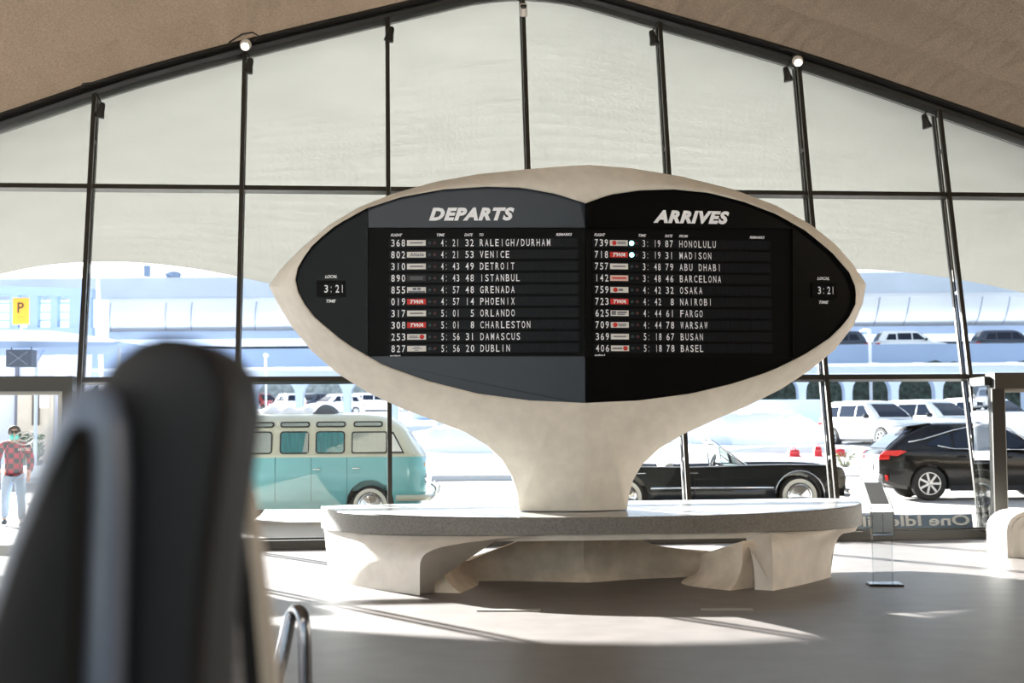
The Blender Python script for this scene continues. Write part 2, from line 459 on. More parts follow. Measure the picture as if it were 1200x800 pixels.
# ================================================================== FLIGHT BOARD
ZB0 = BZT + 0.022
NB = G(684, 599, ZB0)                                   # foot of the neck on the bench
board = thing('flight_board', 'eye-shaped plaster flight board with black split-flap panels, standing on the bench', 'flight board', NB, TH)
KV = 0.075                                               # the two halves meet in a shallow V
def bloc(px, py, y0=0.0, k=KV):                          # pixel -> board frame, on the V plane offset y0
    d = BINV @ ray(px, py); e = BINV @ (EYE-NB)
    for s in (-1, 1):
        # y = y0 + k*s*x
        t = (y0 + k*s*e.x - e.y)/(d.y - k*s*d.x); p = e + d*t
        if p.x*s >= -1e-6: return p
    return p
OUT = [(690,193),(740,197),(800,207),(860,222),(910,241),(950,263),(980,287),(1000,310),(1015,333),(1011,356),(1000,382),(978,410),(950,433),(915,456),(875,476),(835,493),(800,509),(772,526),(752,545),(742,562),(737,580),(735,598.5),(684,600),(608,598),(606,577),(600,558),(588,538),(570,521),(545,506),(510,493),(470,478),(430,459),(395,437),(365,411),(342,383),(325,355),(315,335),(330,314),(355,289),(385,264),(420,243),(460,227),(510,213),(560,204),(610,199),(650,195.5)]
INN = [(686,238),(715,228),(750,223),(790,222),(830,226),(870,236),(910,251),(945,271),(975,296),(995,319),(1003,338),(1003,355),(993,375),(975,394),(945,414),(905,434),(860,449),(810,461),(750,469),(686,472),(620,469),(560,461),(500,446),(450,428),(405,402),(370,373),(352,350),(346,330),(350,310),(368,285),(395,263),(430,244),(470,231),(520,222),(570,219),(610,220),(650,227)]
cx, cy = 686, 378
def byang(L):
    q = [(math.atan2(x-cx, cy-y) % (2*PI), x, y) for x, y in L]; q.sort(); return q
def sample(Q, a):
    a %= 2*PI; n = len(Q)
    for i in range(n):
        A, B = Q[i], Q[(i+1) % n]; a0, a1 = A[0], B[0]
        if i == n-1: a1 += 2*PI
        aa = a if a >= a0 else a+2*PI
        if a0 <= aa <= a1:
            dx, dy = math.sin(a), -math.cos(a)          # intersect the ray with the segment
            ex, ey = B[1]-A[1], B[2]-A[2]; den = dx*ey-dy*ex
            if abs(den) < 1e-9: return A[1], A[2]
            t = ((A[1]-cx)*ey-(A[2]-cy)*ex)/den
            return cx+dx*t, cy+dy*t
QO, QI = byang(OUT), byang(INN)
angs = sorted(set([round(2*PI*i/150, 5) for i in range(150)] + [round(q[0], 5) for q in QO]))
def orec(px, py):                                        # how far the outer edge lies behind the display plane
    tip = abs(px-680)/335
    up = max(0, (378-py)/185)
    low = max(0, (py-470)/130)
    return 0.10 + 0.30*tip**2 + 0.06*up - 0.0*low
inn, out, = [], []
for a in angs:
    inn.append(sample(QI, a)); out.append(sample(QO, a))
m_frame = M('frame plaster', (222, 217, 207), 0.7, var=0.10, vscale=7, bump=0.12, bscale=90)
rings = []
rings.append([bloc(*p, 0.10) for p in inn])             # recess
rings.append([bloc(*p, -0.045) for p in inn])           # lip
lip2 = [bloc(lerp(i[0], o[0], .05), lerp(i[1], o[1], .05), -0.06) for i, o in zip(inn, out)]
rings.append(lip2)
NR = 9
for r_ in range(1, NR+1):
    t = r_/NR; ring = []
    for i, o in zip(inn, out):
        px, py = lerp(i[0], o[0], .05+.95*t), lerp(i[1], o[1], .05+.95*t)
        y = lerp(-0.06, orec(*o), t**1.4) - 0.03*math.sin(PI*t)
        kk = KV if py < 520 else KV + 0.12*smoothstep((py-500)/80)
        ring.append(bloc(px, py, y, kk))
    rings.append(ring)
base = rings[-1]
cz = 2.55 - ZB0 + 0.2
for sc_, dy in ((1.0, 0.05), (0.97, 0.2), (0.88, 0.38), (0.70, 0.55), (0.45, 0.62)):
    ring = []
    for p in base:
        wgt = smoothstep((p.z-0.05)/0.9)
        s = lerp(1.0 if sc_ > .9 else max(sc_, 0.6), sc_, wgt)
        ring.append(V((p.x*s, p.y + dy*lerp(0.75, 1, wgt), lerp(p.z, cz+(p.z-cz)*sc_, wgt))))
    rings.append(ring)
for ring in rings:
    for p in ring: p.z = max(p.z, 0.0)
bm = BM(); loft(bm, rings, True, False)
try: bm.faces.new([v for v in list(bm.verts)[-len(angs):]])
except Exception: pass
obj('frame', bm, m_frame, board, True, auto=32)

# black panels, cut from the inner outline
def clip(poly, x0, x1, y0, y1):
    def one(P, inside, inter):
        o = []
        for i in range(len(P)):
            A, B = P[i-1], P[i]
            if inside(B):
                if not inside(A): o.append(inter(A, B))
                o.append(B)
            elif inside(A): o.append(inter(A, B))
        return o
    def ix(x): return lambda A, B: (x, lerp(A[1], B[1], (x-A[0])/(B[0]-A[0])))
    def iy(y): return lambda A, B: (lerp(A[0], B[0], (y-A[1])/(B[1]-A[1])), y)
    for f, g in ((lambda p: p[0] >= x0, ix(x0)), (lambda p: p[0] <= x1, ix(x1)), (lambda p: p[1] >= y0, iy(y0)), (lambda p: p[1] <= y1, iy(y1))):
        poly = one(poly, f, g)
        if not poly: return poly
    return poly
dense = [sample(QI, 2*PI*i/240) for i in range(240)]
def grow(P, d): return [(x+(x-cx)/max(1, math.hypot(x-cx, y-cy))*d, y+(y-cy)/max(1, math.hypot(x-cx, y-cy))*d) for x, y in P]
dg_ = grow(dense, 1.5)
def plate(name, x0, x1, y0, y1, mat, depth, thick=0.03):
    P = clip(dg_, x0, x1, y0, y1)
    bm = BM(); prism(bm, P, lambda x, y: bloc(x, y, depth), lambda x, y: bloc(x, y, depth)+V((0, thick, 0)))
    return obj(name, bm, mat, board)
E4 = (0, 686, 686, 1300)
plate('side_panel', 300, 431, 0, 900, m_board, 0.02)
hd = plate('header_panel', 431.6, 685.6, 0, 266.5, m_panel, 0.015)
plate('lower_panel', 431.6, 685.6, 417.5, 900, m_panel, 0.015)
ff = plate('flap_field', 431.6, 685.6, 266.5, 417.5, m_flap, 0.05)
plate('side_panel', 929, 1100, 0, 900, m_board, 0.02)
hd2 = plate('header_panel', 686.4, 928.4, 0, 267.5, m_board, 0.015)
plate('lower_panel', 686.4, 928.4, 418.5, 900, m_board, 0.015)
ff2 = plate('flap_field', 686.4, 928.4, 267.5, 418.5, m_flap, 0.05)

class Pl:                                                # plane of one half: x from a pixel column, z from a pixel row
    def __init__(s, side, depth):
        s.side, s.depth = side, depth
        s.ref = 570 if side < 0 else 700
    def x(s, px): return bloc(px, 340, s.depth).x
    def z(s, py): return bloc(s.ref, py, s.depth).z
    def f(s, d=0.0): return lambda x, z: V((x, s.depth - d + KV*abs(x), z))
def textstr(name, s, pl, px0, px1, py0, py1, parent, mat, shear=0.35, off=0.03):
    bm = BM(); put(bm, s, pl.f(0.004), pl.x(px0), pl.x(px1), pl.z(py1), pl.z(py0), off, shear)
    return obj(name, bm, mat, parent)
PLf, PRf = Pl(-1, 0.050), Pl(1, 0.050)
PLh, PRh = Pl(-1, 0.015), Pl(1, 0.015)
textstr('lettering', 'DEPARTS', PLh, 503, 603.5, 243, 258.5, hd, m_white, 0.3, 0.056)
textstr('lettering', 'ARRIVES', PRh, 766.5, 856, 244.5, 260, hd2, m_white, 0.3, 0.056)
for s, a, b in (('FLIGHT', 458, 471.5), ('TIME', 512, 521.5), ('DATE', 544.5, 554.5), ('TO', 562, 567), ('REMARKS', 652, 671)):
    textstr('lettering', s, PLf, a, b, 273.4, 276.6, ff, m_white, 0.3, 0.03)
for s, a, b in (('FLIGHT', 697, 710), ('TIME', 749, 758), ('DATE', 780, 789), ('FROM', 796.5, 807), ('REMARKS', 879.5, 897)):
    textstr('lettering', s, PRf, a, b, 273.4, 276.6, ff2, m_white, 0.3, 0.03)
textstr('lettering', 'solari', PLf, 457, 469, 414.8, 416.8, ff, m_white, 0.0, 0.03)
textstr('lettering', 'solari', PRf, 696, 708, 414.8, 416.8, ff2, m_white, 0.0, 0.03)
m_row = M('flap row', (9, 11, 14), 0.5, spec=.1)
m_cell = M('flap cell', (15, 18, 24), 0.45, spec=.15)
m_tag = M('logo tag white', (222, 222, 220), 0.6); m_tagr = M('logo tag red', (206, 44, 36), 0.6); m_tagk = M('logo mark grey', (110, 115, 125), 0.6)
m_tagp = M('logo tag pink', (228, 196, 188), 0.6); m_dk = M('logo tag dark', (42, 42, 44), 0.6)
m_off = M('lamp off teal', (8, 46, 46), 0.4); m_offr = M('lamp off red', (58, 14, 14), 0.4)
m_on = M('lamp lit cyan', (150, 240, 240), 0.4, emit=2.5)
DEP = [('368', 'w', '4: 21', '32', 'RALEIGH/DURHAM'), ('802', 'a', '4: 21', '53', 'VENICE'), ('310', 'w', '4: 43', '49', 'DETROIT'), ('890', 'k', '4: 43', '48', 'ISTANBUL'), ('855', 'g', '4: 57', '48', 'GRENADA'), ('019', 'T', '4: 57', '14', 'PHOENIX'), ('317', 'w', '5: 01', ' 5', 'ORLANDO'), ('308', 'T', '5: 01', ' 8', 'CHARLESTON'), ('253', 'c', '5: 56', '31', 'DAMASCUS'), ('827', 'd', '5: 56', '20', 'DUBLIN')]
ARR = [('739', 'e', '3: 19', '87', 'HONOLULU'), ('718', 'T', '3: 19', '31', 'MADISON'), ('757', 'w', '3: 48', '79', 'ABU DHABI'), ('142', 'p', '3: 48', '46', 'BARCELONA'), ('759', 'r', '4: 42', '32', 'OSAKA'), ('723', 'T', '4: 42', ' 8', 'NAIROBI'), ('625', 'b', '4: 44', '61', 'FARGO'), ('709', 'n', '4: 44', '78', 'WARSAW'), ('369', 'w', '5: 18', '67', 'BUSAN'), ('406', 's', '5: 18', '78', 'BASEL')]
def quad(bm, pl, x0, x1, z0, z1, d, th=0.006):
    f, g = pl.f(d), pl.f(d-th)
    prism(bm, [(x0, z0), (x1, z0), (x1, z1), (x0, z1)], f, g)
def flaps(rows, pl, y0, dy, c, field):
    X = lambda k: pl.x(c[k])
    for i, (fl, lg, tm, dt, city) in enumerate(rows):
        y = y0 + dy*i; z0, z1 = pl.z(y+4.1), pl.z(y-4.1); zb_, zt_ = pl.z(y+5.6), pl.z(y-5.6)
        bm = BM(); quad(bm, pl, X('l'), X('r'), zb_, zt_, 0.012, 0.012)
        row = obj('flap_row', bm, m_row, board)
        bm = BM()                                       # blank flaps: windows of the row
        quad(bm, pl, X('l')+.01, X('rem')-.01, zb_+.004, zt_-.004, 0.0125, 0.002)
        cw = pl.x(c['city']+c['cp'])-X('city'); n0 = len(city)
        x = X('city')
        for k in range(int((X('rem')-x)/cw)-1):
            quad(bm, pl, x+cw*k+cw*.06, x+cw*k+cw*.88, zb_+.008, zt_-.008, 0.0145, 0.003)
        for nm in ('fl', 'tm', 'dt'):
            nn = {'fl': 3, 'tm': 5, 'dt': 2}[nm]; p_ = pl.x(c[nm]+c[nm+'p'])-X(nm)
            quad(bm, pl, X(nm)-.01, X(nm)+p_*nn, zb_+.008, zt_-.008, 0.0145, 0.003)
        obj('flap', bm, m_cell, row)
        bm = BM(); quad(bm, pl, X('rem')-.005, X('remr')+.035, zb_+.004, zt_-.004, 0.0125, 0.002)
        for k in range(4):
            h = (zt_-zb_)/4; quad(bm, pl, X('rem'), X('remr'), zb_+h*k+h*.12, zb_+h*k+h*.9, 0.0145, 0.003)
        quad(bm, pl, X('remr')+.01, X('remr')+.03, zb_+.01, zt_-.01, 0.0145, 0.003)
        obj('remarks_flap', bm, m_cell, row)
        f = pl.f(0.0165)
        for s, nm, st0 in ((fl, 'fl', 0), (tm[:2], 'tm', 0), (tm[3:], 'tm', 3), (dt, 'dt', 0), (city, 'city', 0)):
            kp = 'cp' if nm == 'city' else nm+'p'
            bm = BM(); cw_ = pl.x(c[nm]+c[kp])-X(nm); cells(bm, s, f, X(nm)+cw_*st0, cw_, z0, z1)
            obj('lettering', bm, m_white, row)
        # airline tag
        a, b = X('lg'), X('lgr'); ta, tb = pl.z(y+3.3), pl.z(y-3.3); wd = b-a; hh = tb-ta
        bm = BM(); quad(bm, pl, a, b, ta, tb, 0.017, 0.004)
        t = obj('airline_tag', bm, {'T': m_tagr, 'k': m_dk, 'p': m_tagp}.get(lg, m_tag), row)
        f2 = pl.f(0.0185); bm = BM(); mk = m_tagk
        if lg == 'T':
            put(bm, 'TWA', f2, a+wd*.16, b-wd*.14, ta+hh*.16, tb-hh*.16, .045, .35); mk = m_white
        elif lg == 'a':
            put(bm, 'Alitalia', f2, a+wd*.12, b-wd*.1, ta+hh*.2, tb-hh*.18, .02, .25)
        else:
            bars = {'w': [(.15, .85, .4, .62)], 'k': [(.15, .85, .58, .75), (.15, .85, .25, .42)], 'g': [(.05, .95, .0, .3), (.3, .5, .45, .9), (.55, .72, .45, .9)], 'c': [(.1, .55, .55, .7), (.1, .6, .3, .45)], 'd': [(.35, .65, .7, .8), (.28, .75, .45, .58), (.4, .6, .15, .28)],
                    'e': [(.42, .9, .52, .75), (.42, .9, .3, .42)], 'p': [(.1, .9, .38, .64)], 'r': [(.45, .7, .3, .7)], 'b': [(.05, .3, .2, .9), (.36, .9, .5, .8), (.36, .8, .2, .4)], 'n': [(.4, .88, .5, .7), (.45, .85, .25, .4)], 's': [(.08, .62, .35, .6)]}[lg]
            if lg == 'k' or lg == 'p': mk = m_tagk if lg == 'k' else m_tagr
            for (p, q, r_, s_) in bars: quad(bm, pl, a+wd*p, a+wd*q, ta+hh*r_, ta+hh*s_, 0.0185, 0.002)
        obj('tag_mark', bm, mk, row)
        if lg in 'cnsre':
            bm = BM(); cxx = a+wd*{'c': .78, 'n': .25, 's': .8, 'r': .28, 'e': .25}[lg]; czz = (ta+tb)/2
            vs = [bm.verts.new(f2(cxx+hh*.42*math.cos(2*PI*k/16), czz+hh*.42*math.sin(2*PI*k/16))) for k in range(16)]; bm.faces.new(vs)
            obj('tag_emblem', bm, m_tagr, row)
        for nm, mt, r_ in (('l1', m_on if (pl.side > 0 and i < 2) else m_off, 0.026), ('l2', m_offr, 0.02)):
            bm = BM(); xx = X(nm); zz = (zb_+zt_)/2; rr = r_ if mt is m_on else .017
            lathe(bm, [(rr, 0), (rr, 0.006), (rr*.6, 0.009)], (0, 0, 0), 'Y', 12)
            bmesh.ops.transform(bm, matrix=Matrix.Translation(pl.f(0.014)(xx, zz)) @ Matrix.Rotation(PI, 4, 'Z'), verts=bm.verts)
            obj('indicator_lamp', bm, mt, row)
flaps(DEP, PLf, 284.5, 13.72, dict(l=455, r=679, fl=458, flp=6.1, lg=477, lgr=499, l1=503.5, l2=509.5, tm=516.5, tmp=4.55, dt=545, dtp=5.8, city=562, cp=6.05, rem=653, remr=674), ff)
flaps(ARR, PRf, 284.5, 13.72, dict(l=694.5, r=904, fl=696.8, flp=5.8, lg=715, lgr=736, l1=740.5, l2=746.5, tm=753, tmp=4.45, dt=779.5, dtp=5.4, city=796, cp=5.6, rem=880, remr=900), ff2)
# clocks
for pl, x0, x1, tx0, tx1, c0 in ((Pl(-1, 0.02), 371, 405, 380, 383, 379.5), (Pl(1, 0.02), 951, 979, 958, 961, 957.5)):
    cl_w = pl.x(x1)-pl.x(x0)
    bm = BM(); a, b, z0, z1 = pl.x(x0), pl.x(x1), pl.z(347), pl.z(328)
    for p, q, r_, s_ in ((a, b, z1-.02, z1), (a, b, z0, z0+.02), (a, a+.02, z0+.02, z1-.02), (b-.02, b, z0+.02, z1-.02)): quad(bm, pl, p, q, r_, s_, 0.025, 0.025)
    ck = obj('clock', bm, m_flap, board)
    bm = BM(); quad(bm, pl, a+.02, b-.02, z0+.02, z1-.02, 0.008, 0.008); obj('clock_face', bm, m_row, ck)
    bm = BM(); pt = (pl.x(x1-1)-pl.x(c0))/4.4
    for i, ch in enumerate('3:21'):
        c = pl.x(c0) + pt*(i*1.05+.5) + (0.012 if i > 1 else 0); wd = pt*.78*NARROW.get(ch, 1)
        put(bm, ch, pl.f(0.012), c-wd/2, c+wd/2, pl.z(342) , pl.z(333) if ch != ':' else lerp(pl.z(342), pl.z(333), .8), 0.012)
    obj('lettering', bm, m_white, ck)
    m_ = (x0+x1)/2-(0 if pl.side < 0 else 0)
    for s, ya, yb, hw in (('LOCAL', 321.3, 325, 7.2), ('TIME', 350, 353.6, 5.6)):
        textstr('lettering', s, pl, m_-hw, m_+hw, ya, yb, ck, m_white, 0.3, 0.03)

# ================================================================== DOORS, LETTERING ON THE GLASS
def door(name, x0p, x1p, ytop, ylow, Y, jambs, inner):
    """vestibule frame standing square to the camera side at distance Y"""
    r = bpy.data.objects.new(name, None); COL.objects.link(r); r['kind'] = 'structure'
    a, b = W(x0p, ytop, Y), W(x1p, ytop, Y); o = V((a.x, Y, 0)); r.location = o
    zt_, zb_ = a.z, W(x0p, ylow, Y).z
    dy = (b.x-a.x)*math.tan(TH)
    bm = BM(); bar(bm, (0, 0, (zt_+zb_)/2), (b.x-a.x, dy, (zt_+zb_)/2), 0.3, zt_-zb_); obj('header', bm, m_mull, r)
    for jx, w_ in jambs:
        x = W(jx, 500, Y).x - a.x; bm = BM(); y = x*math.tan(TH)
        bar(bm, (x, y, 0), (x, y, zb_), w_, 0.22, V((0, 1, 0))); obj('jamb', bm, m_mull, r)
    p, q = W(inner[0], 500, Y).x-a.x, W(inner[1], 500, Y).x-a.x
    yy = 0.02 + p*math.tan(TH); y2 = 0.02+q*math.tan(TH)
    m_leaf = M('door leaf frame', (150, 148, 142), 0.4, metal=0.6)
    bm = BM(); t = 0.05
    bar(bm, (p, yy, zb_-t/2), (q, y2, zb_-t/2), 0.05, t); bar(bm, (p, yy, 0.06), (q, y2, 0.06), 0.05, 0.12)
    bar(bm, (p+t/2, yy, 0), (p+t/2, yy, zb_), t, 0.05, V((0, 1, 0))); bar(bm, (q-t/2, y2, 0), (q-t/2, y2, zb_), t, 0.05, V((0, 1, 0)))
    lf = obj('door_leaf', bm, m_leaf, r)
    bm = BM(); bar(bm, (p+t, yy, zb_/2), (q-t, y2, zb_/2), 0.012, zb_-0.1); obj('pane', bm, m_glass, lf)
    return r, o
d1, d1o = door('door_1', -90, 82, 441.5, 459, 19.0, ((76, 0.13), (-84, 0.13)), (-78, 67))
d2, d2o = door('door_2', 1160, 1330, 437, 455.5, 19.9, ((1168, 0.17), (1322, 0.17)), (1175, 1314))
# side light of the right vestibule, running back to the glass
p0 = W(1166, 500, 19.9); p1 = W(1141, 500, 20.62)
bm = BM(); bar(bm, V((p0.x-0.09, p0.y, 1.16)), V((p1.x, p1.y, 1.16)), 0.012, 2.1); g_ = obj('pane', bm, m_glass, d2); g_.location = -d2o
zt2 = W(1160, 446, 19.9).z
bm = BM(); bar(bm, V((p0.x-0.09, p0.y, zt2)), V((p1.x, p1.y, zt2)), 0.08, 0.12); g_ = obj('side_header', bm, m_mull, d2); g_.location = -d2o

# street-side lettering along the foot of the glass, seen from behind
a0, u0_ = GL(1001, 620); a1, u1_ = GL(1142, 620)
ub, ut = GL(1070, 619.5)[1], GL(1070, 602.5)[1]
bm = BM(); prism(bm, [(a0, ub), (a1, ub), (a1, ut), (a0, ut)], lambda a, u: GW(a, u, 0.034), lambda a, u: GW(a, u, 0.037))
m_band = M('blue grey film', (104, 120, 142), .5)
band = tag(obj('glass_film', bm, m_band), 'blue grey film strip with white backwards address lettering at the foot of the glass', 'window film')
bm = BM()
ar, al = GL(1137, 610)[0], GL(926, 610)[0]
txt = 'One Idlewild Drive'
vs, fs = glyph(txt, 0.025, 0.0)
xa, xb = min(v[0] for v in vs), max(v[0] for v in vs); ya, yb = min(v[1] for v in vs), max(v[1] for v in vs)
nl, nh = GL(1070, 616)[1], GL(1070, 603.5)[1]
nv = [bm.verts.new(GW(ar-(v[0]-xa)/(xb-xa)*(ar-al), lerp(nl, nh, (v[1]-ya)/(yb-ya)), 0.014)) for v in vs]
for q in fs:
    try: bm.faces.new([nv[i] for i in q])
    except ValueError: pass
bmesh.ops.solidify(bm, geom=bm.faces[:], thickness=0.002)
obj('lettering', bm, M('address white', (252, 252, 250), 0.6), band)
# round emblem on the left door
bm = BM(); ec = W(28.5, 513.5, 19.0)
def ring2(rx, rz, w_, a0=0, a1=2*PI, n=40, c=(0, 0)):
    pts = [V((ec.x+c[0]+rx*math.cos(a0+(a1-a0)*k/n), ec.y+math.tan(TH)*(c[0]+rx*math.cos(a0+(a1-a0)*k/n))-0.012, ec.z+c[1]+rz*math.sin(a0+(a1-a0)*k/n))) for k in range(n+1)]
    tube(bm, pts, w_, 6)
ring2(0.125, 0.085, 0.009)
ring2(0.075, 0.05, 0.008, R(200), R(340), 14, (0, 0.02)); ring2(0.05, 0.03, 0.007, R(20), R(160), 12, (0, 0.0))
ec_ = ec
put(bm, 'HOTEL', lambda x, z: V((ec_.x+x, ec_.y+math.tan(TH)*x-0.012, ec_.z+z)), -0.075, 0.075, -0.165, -0.125, 0.03)
tag(obj('door_emblem', bm, M('vinyl white', (225, 228, 230), 0.6)), 'white oval emblem on the left glass door in front of the person', 'emblem')

# ================================================================== SPOTLIGHTS UNDER THE BEAM
def spot(px, py, s, Y, label):
    p = W(px, py, Y); t = thing('spotlight', label, 'spotlight', p, 0, 'small black spotlights hung at the mullion tops')
    bm = BM(); lathe(bm, [(0.030, 0.10), (0.045, 0.07), (0.055, -0.02), (0.075, -0.10), (0.075, -0.125), (0.06, -0.125)], (0, 0, 0), 'Z', 16)
    bmesh.ops.transform(bm, matrix=Matrix.Rotation(R(14*s), 4, 'Y'), verts=bm.verts); obj('lamp_head', bm, m_black, t, True, auto=40)
    bm = BM(); tube(bm, [(0, 0, 0.08), (-s*0.02, 0.0, 0.14), (-s*0.06, 0.02, 0.20), (-s*0.09, 0.03, 0.24)], 0.012, 8); obj('stem', bm, m_black, t, True)
for px, py, s, lb in ((118.5, 128, 1, 'first spotlight from the left, beside the leftmost full mullion'), (292.5, 76, 1, 'spotlight beside the second mullion, below the lit left downlight'), (457.5, 39, 1, 'spotlight above the word Departs, at the third mullion top'),
                      (765, 43, -1, 'spotlight left of the mullion above the word Arrives'), (922, 86, -1, 'spotlight left of the mullion below the lit right downlight'), (1084.5, 141, -1, 'lowest spotlight on the right, beside the rightmost mullion')):
    a, u = GL(px, py); spot(px, py, s, GW(a, u).y-0.16, lb)
def downlight(px, py, label, on=True):
    a, u = GL(px, py); Y = GW(a, u).y-0.36; p = W(px, py, Y)
    t = thing('downlight', label, 'downlight', p)
    bm = BM(); lathe(bm, [(0.03, 0.05), (0.07, 0.04), (0.085, 0.0), (0.08, -0.05), (0.06, -0.075)], (0, 0, 0), 'Z', 18); bmesh.ops.transform(bm, matrix=Matrix.Rotation(R(-50), 4, 'X'), verts=bm.verts)
    obj('housing', bm, M('lamp white', (225, 222, 214), 0.4), t, True, auto=40)
    bm = BM(); lathe(bm, [(0.058, -0.078), (0.05, -0.09), (0.02, -0.097)], (0, 0, 0), 'Z', 16); bmesh.ops.transform(bm, matrix=Matrix.Rotation(R(-50), 4, 'X'), verts=bm.verts)
    obj('lens', bm, M('lamp lens lit', (255, 244, 232), 0.3, emit=3.0) if on else M('camera lens', (12, 12, 14), 0.15), t, True)
    bm = BM(); tube(bm, [(0, 0.02, 0.03), (-0.02, 0.1, 0.10), (-0.02, 0.25, 0.13)], 0.02, 8); obj('bracket', bm, m_black, t, True)
downlight(288, 52, 'round lit downlight on the beam above the second mullion')
downlight(934.5, 71, 'round lit downlight on the beam at the right')
a, u = GL(613, 12); cp = W(613.5, 12, GW(a, u).y-0.2)
t = thing('security_camera', 'small white security camera at the top of the centre mullion', 'camera', cp)
bm = BM(); lathe(bm, [(0.04, -0.1), (0.055, -0.09), (0.055, 0.09), (0.045, 0.1)], (0, 0, 0), 'Z', 16); bmesh.ops.transform(bm, matrix=Matrix.Rotation(R(12), 4, 'X'), verts=bm.verts); obj('body', bm, M('lamp white', (225, 222, 214), 0.4), t, True, auto=40)
bm = BM(); lathe(bm, [(0.05, 0), (0.045, -0.03), (0.02, -0.04)], (0, -0.03, 0.05), 'Y', 16); obj('lens', bm, M('camera lens', (12, 12, 14), 0.15), t, True)
bm = BM(); box(bm, (0, 0.08, 0.0), (0.03, 0.1, 0.05)); obj('bracket', bm, m_black, t)
# cable loops on the ceiling edge near the downlights
for pts, lb in ((((268, 50), (276, 45), (284, 40), (296, 38), (303, 42), (298, 48)), 'thin dark cable looped on the ceiling edge near the left downlight'), (((95, 103), (97, 98), (108, 97), (122, 94), (126, 92)), 'thin dark cable on the ceiling edge above the leftmost mullion'), (((915, 58), (922, 58), (930, 60), (937, 64)), 'short dark cable on the ceiling edge near the right downlight')):
    a, u = GL(*pts[2]); Y = GW(a, u).y - 0.42
    bm = BM(); tube(bm, [W(x, y, Y) for x, y in pts], 0.014, 6); tag(obj('cable', bm, m_black, None, True), lb, 'cable')

# ================================================================== BROCHURE STAND
bp = G(1037, 685.5)
st = thing('brochure_stand', 'clear acrylic brochure stand with a tilted sheet holder right of the bench', 'brochure stand', bp, R(-4))
m_acr = glass('clear acrylic', (0.96, 0.97, 0.97), 1.0, 0.12); m_acre = glass('acrylic edge', (0.90, 0.92, 0.93), 1.2, 0.3, 0.1)
sp = lambda px, py: W(px, py, bp.y) - bp
bm = BM(); box(bm, (0, 0, 0.012), (0.34, 0.26, 0.024), bev=0.006); obj('base', bm, m_acre, st)
xl, xr = -0.115, 0.085; zt3 = sp(1037, 622).z
bm = BM(); box(bm, ((xl+xr)/2, 0.03, zt3/2+0.012), (xr-xl, 0.006, zt3)); obj('upright', bm, m_acr, st)
for x in (xl, xr):
    bm = BM(); box(bm, (x, 0.03, zt3/2+0.012), (0.012, 0.03, zt3)); obj('edge_rail', bm, m_acre, st)
z0, z1 = sp(1037, 626).z, sp(1037, 599).z
bm = BM()
for c, s in ((((xl+xr)/2, -0.06, (z0+z1)/2), (0.225, 0.005, z1-z0)), (((xl+xr)/2, 0.015, (z0+z1)/2+.02), (0.225, 0.005, z1-z0+.04)), (((xl+xr)/2, -0.0225, z0), (0.225, 0.08, 0.006)), ((xl-.012, -0.0225, (z0+z1)/2), (0.005, 0.08, z1-z0)), ((xr+.012, -0.0225, (z0+z1)/2), (0.005, 0.08, z1-z0))): box(bm, c, s)
obj('pocket', bm, m_acre, st)
def paper(name, col):
    m = bpy.data.materials.new(name); m.use_nodes = True; n = m.node_tree; b = n.nodes['Principled BSDF']; b.inputs['Base Color'].default_value = (*lin(col), 1); b.inputs['Roughness'].default_value = .8
    t = n.nodes.new('ShaderNodeBsdfTranslucent'); t.inputs[0].default_value = (*lin(col), 1); mx = n.nodes.new('ShaderNodeMixShader'); mx.inputs[0].default_value = .4
    n.links.new(b.outputs[0], mx.inputs[1]); n.links.new(t.outputs[0], mx.inputs[2]); n.links.new(mx.outputs[0], n.nodes['Material Output'].inputs[0]); return m
m_pap = paper('paper', (250, 250, 250))
for k in range(2):
    bm = BM(); lx_, ly_, lh = (xl+xr)/2-0.055+0.11*k, -0.045+0.014*k, (z1-z0-.03)/2; bm.faces.new([bm.verts.new((lx_+a_*.05, ly_, (z0+z1)/2+.01+b_*lh)) for a_, b_ in ((-1, -1), (1, -1), (1, 1), (-1, 1))]); tag(obj('leaflet', bm, m_pap), ('left' if k == 0 else 'right')+' one of two white leaflets in the pocket of the acrylic stand', 'leaflet', 'leaflets in the acrylic stand').location = bp
# tilted holder
q0, q1 = V((-0.20, 0.10, sp(1030, 561).z)), V((xl-0.01, -0.02, z1+0.02))
e0, e1 = q0+V((0.205, 0, 0.0)), q1+V((0.225, 0, 0))
bm = BM()
n_ = (q1-q0).cross(e0-q0).normalized()
prism(bm, [(0, 0), (1, 0), (1, 1), (0, 1)], lambda s, t_: q0.lerp(q1, t_).lerp(e0.lerp(e1, t_), s), lambda s, t_: q0.lerp(q1, t_).lerp(e0.lerp(e1, t_), s)+n_*0.008)
obj('sheet_holder', bm, m_acre, st)
bm = BM(); bm.faces.new([bm.verts.new(q0.lerp(q1, t_).lerp(e0.lerp(e1, t_), s_)+n_*-0.003) for s_, t_ in ((.08, .12), (.92, .12), (.92, .82), (.08, .82))]); obj('grey_sheet', bm, paper('grey sheet', (222, 222, 226)), st)
for a_, b_ in ((q0, q1), (e0, e1)):
    bm = BM(); tube(bm, [a_, b_], 0.007, 6); obj('holder_edge', bm, m_acre, st)
bm = BM(); tube(bm, [q0+V((-.06, 0, 0.0)), e0+V((-0.03, 0, -.01))], 0.012, 8); obj('holder_clip', bm, m_acre, st)

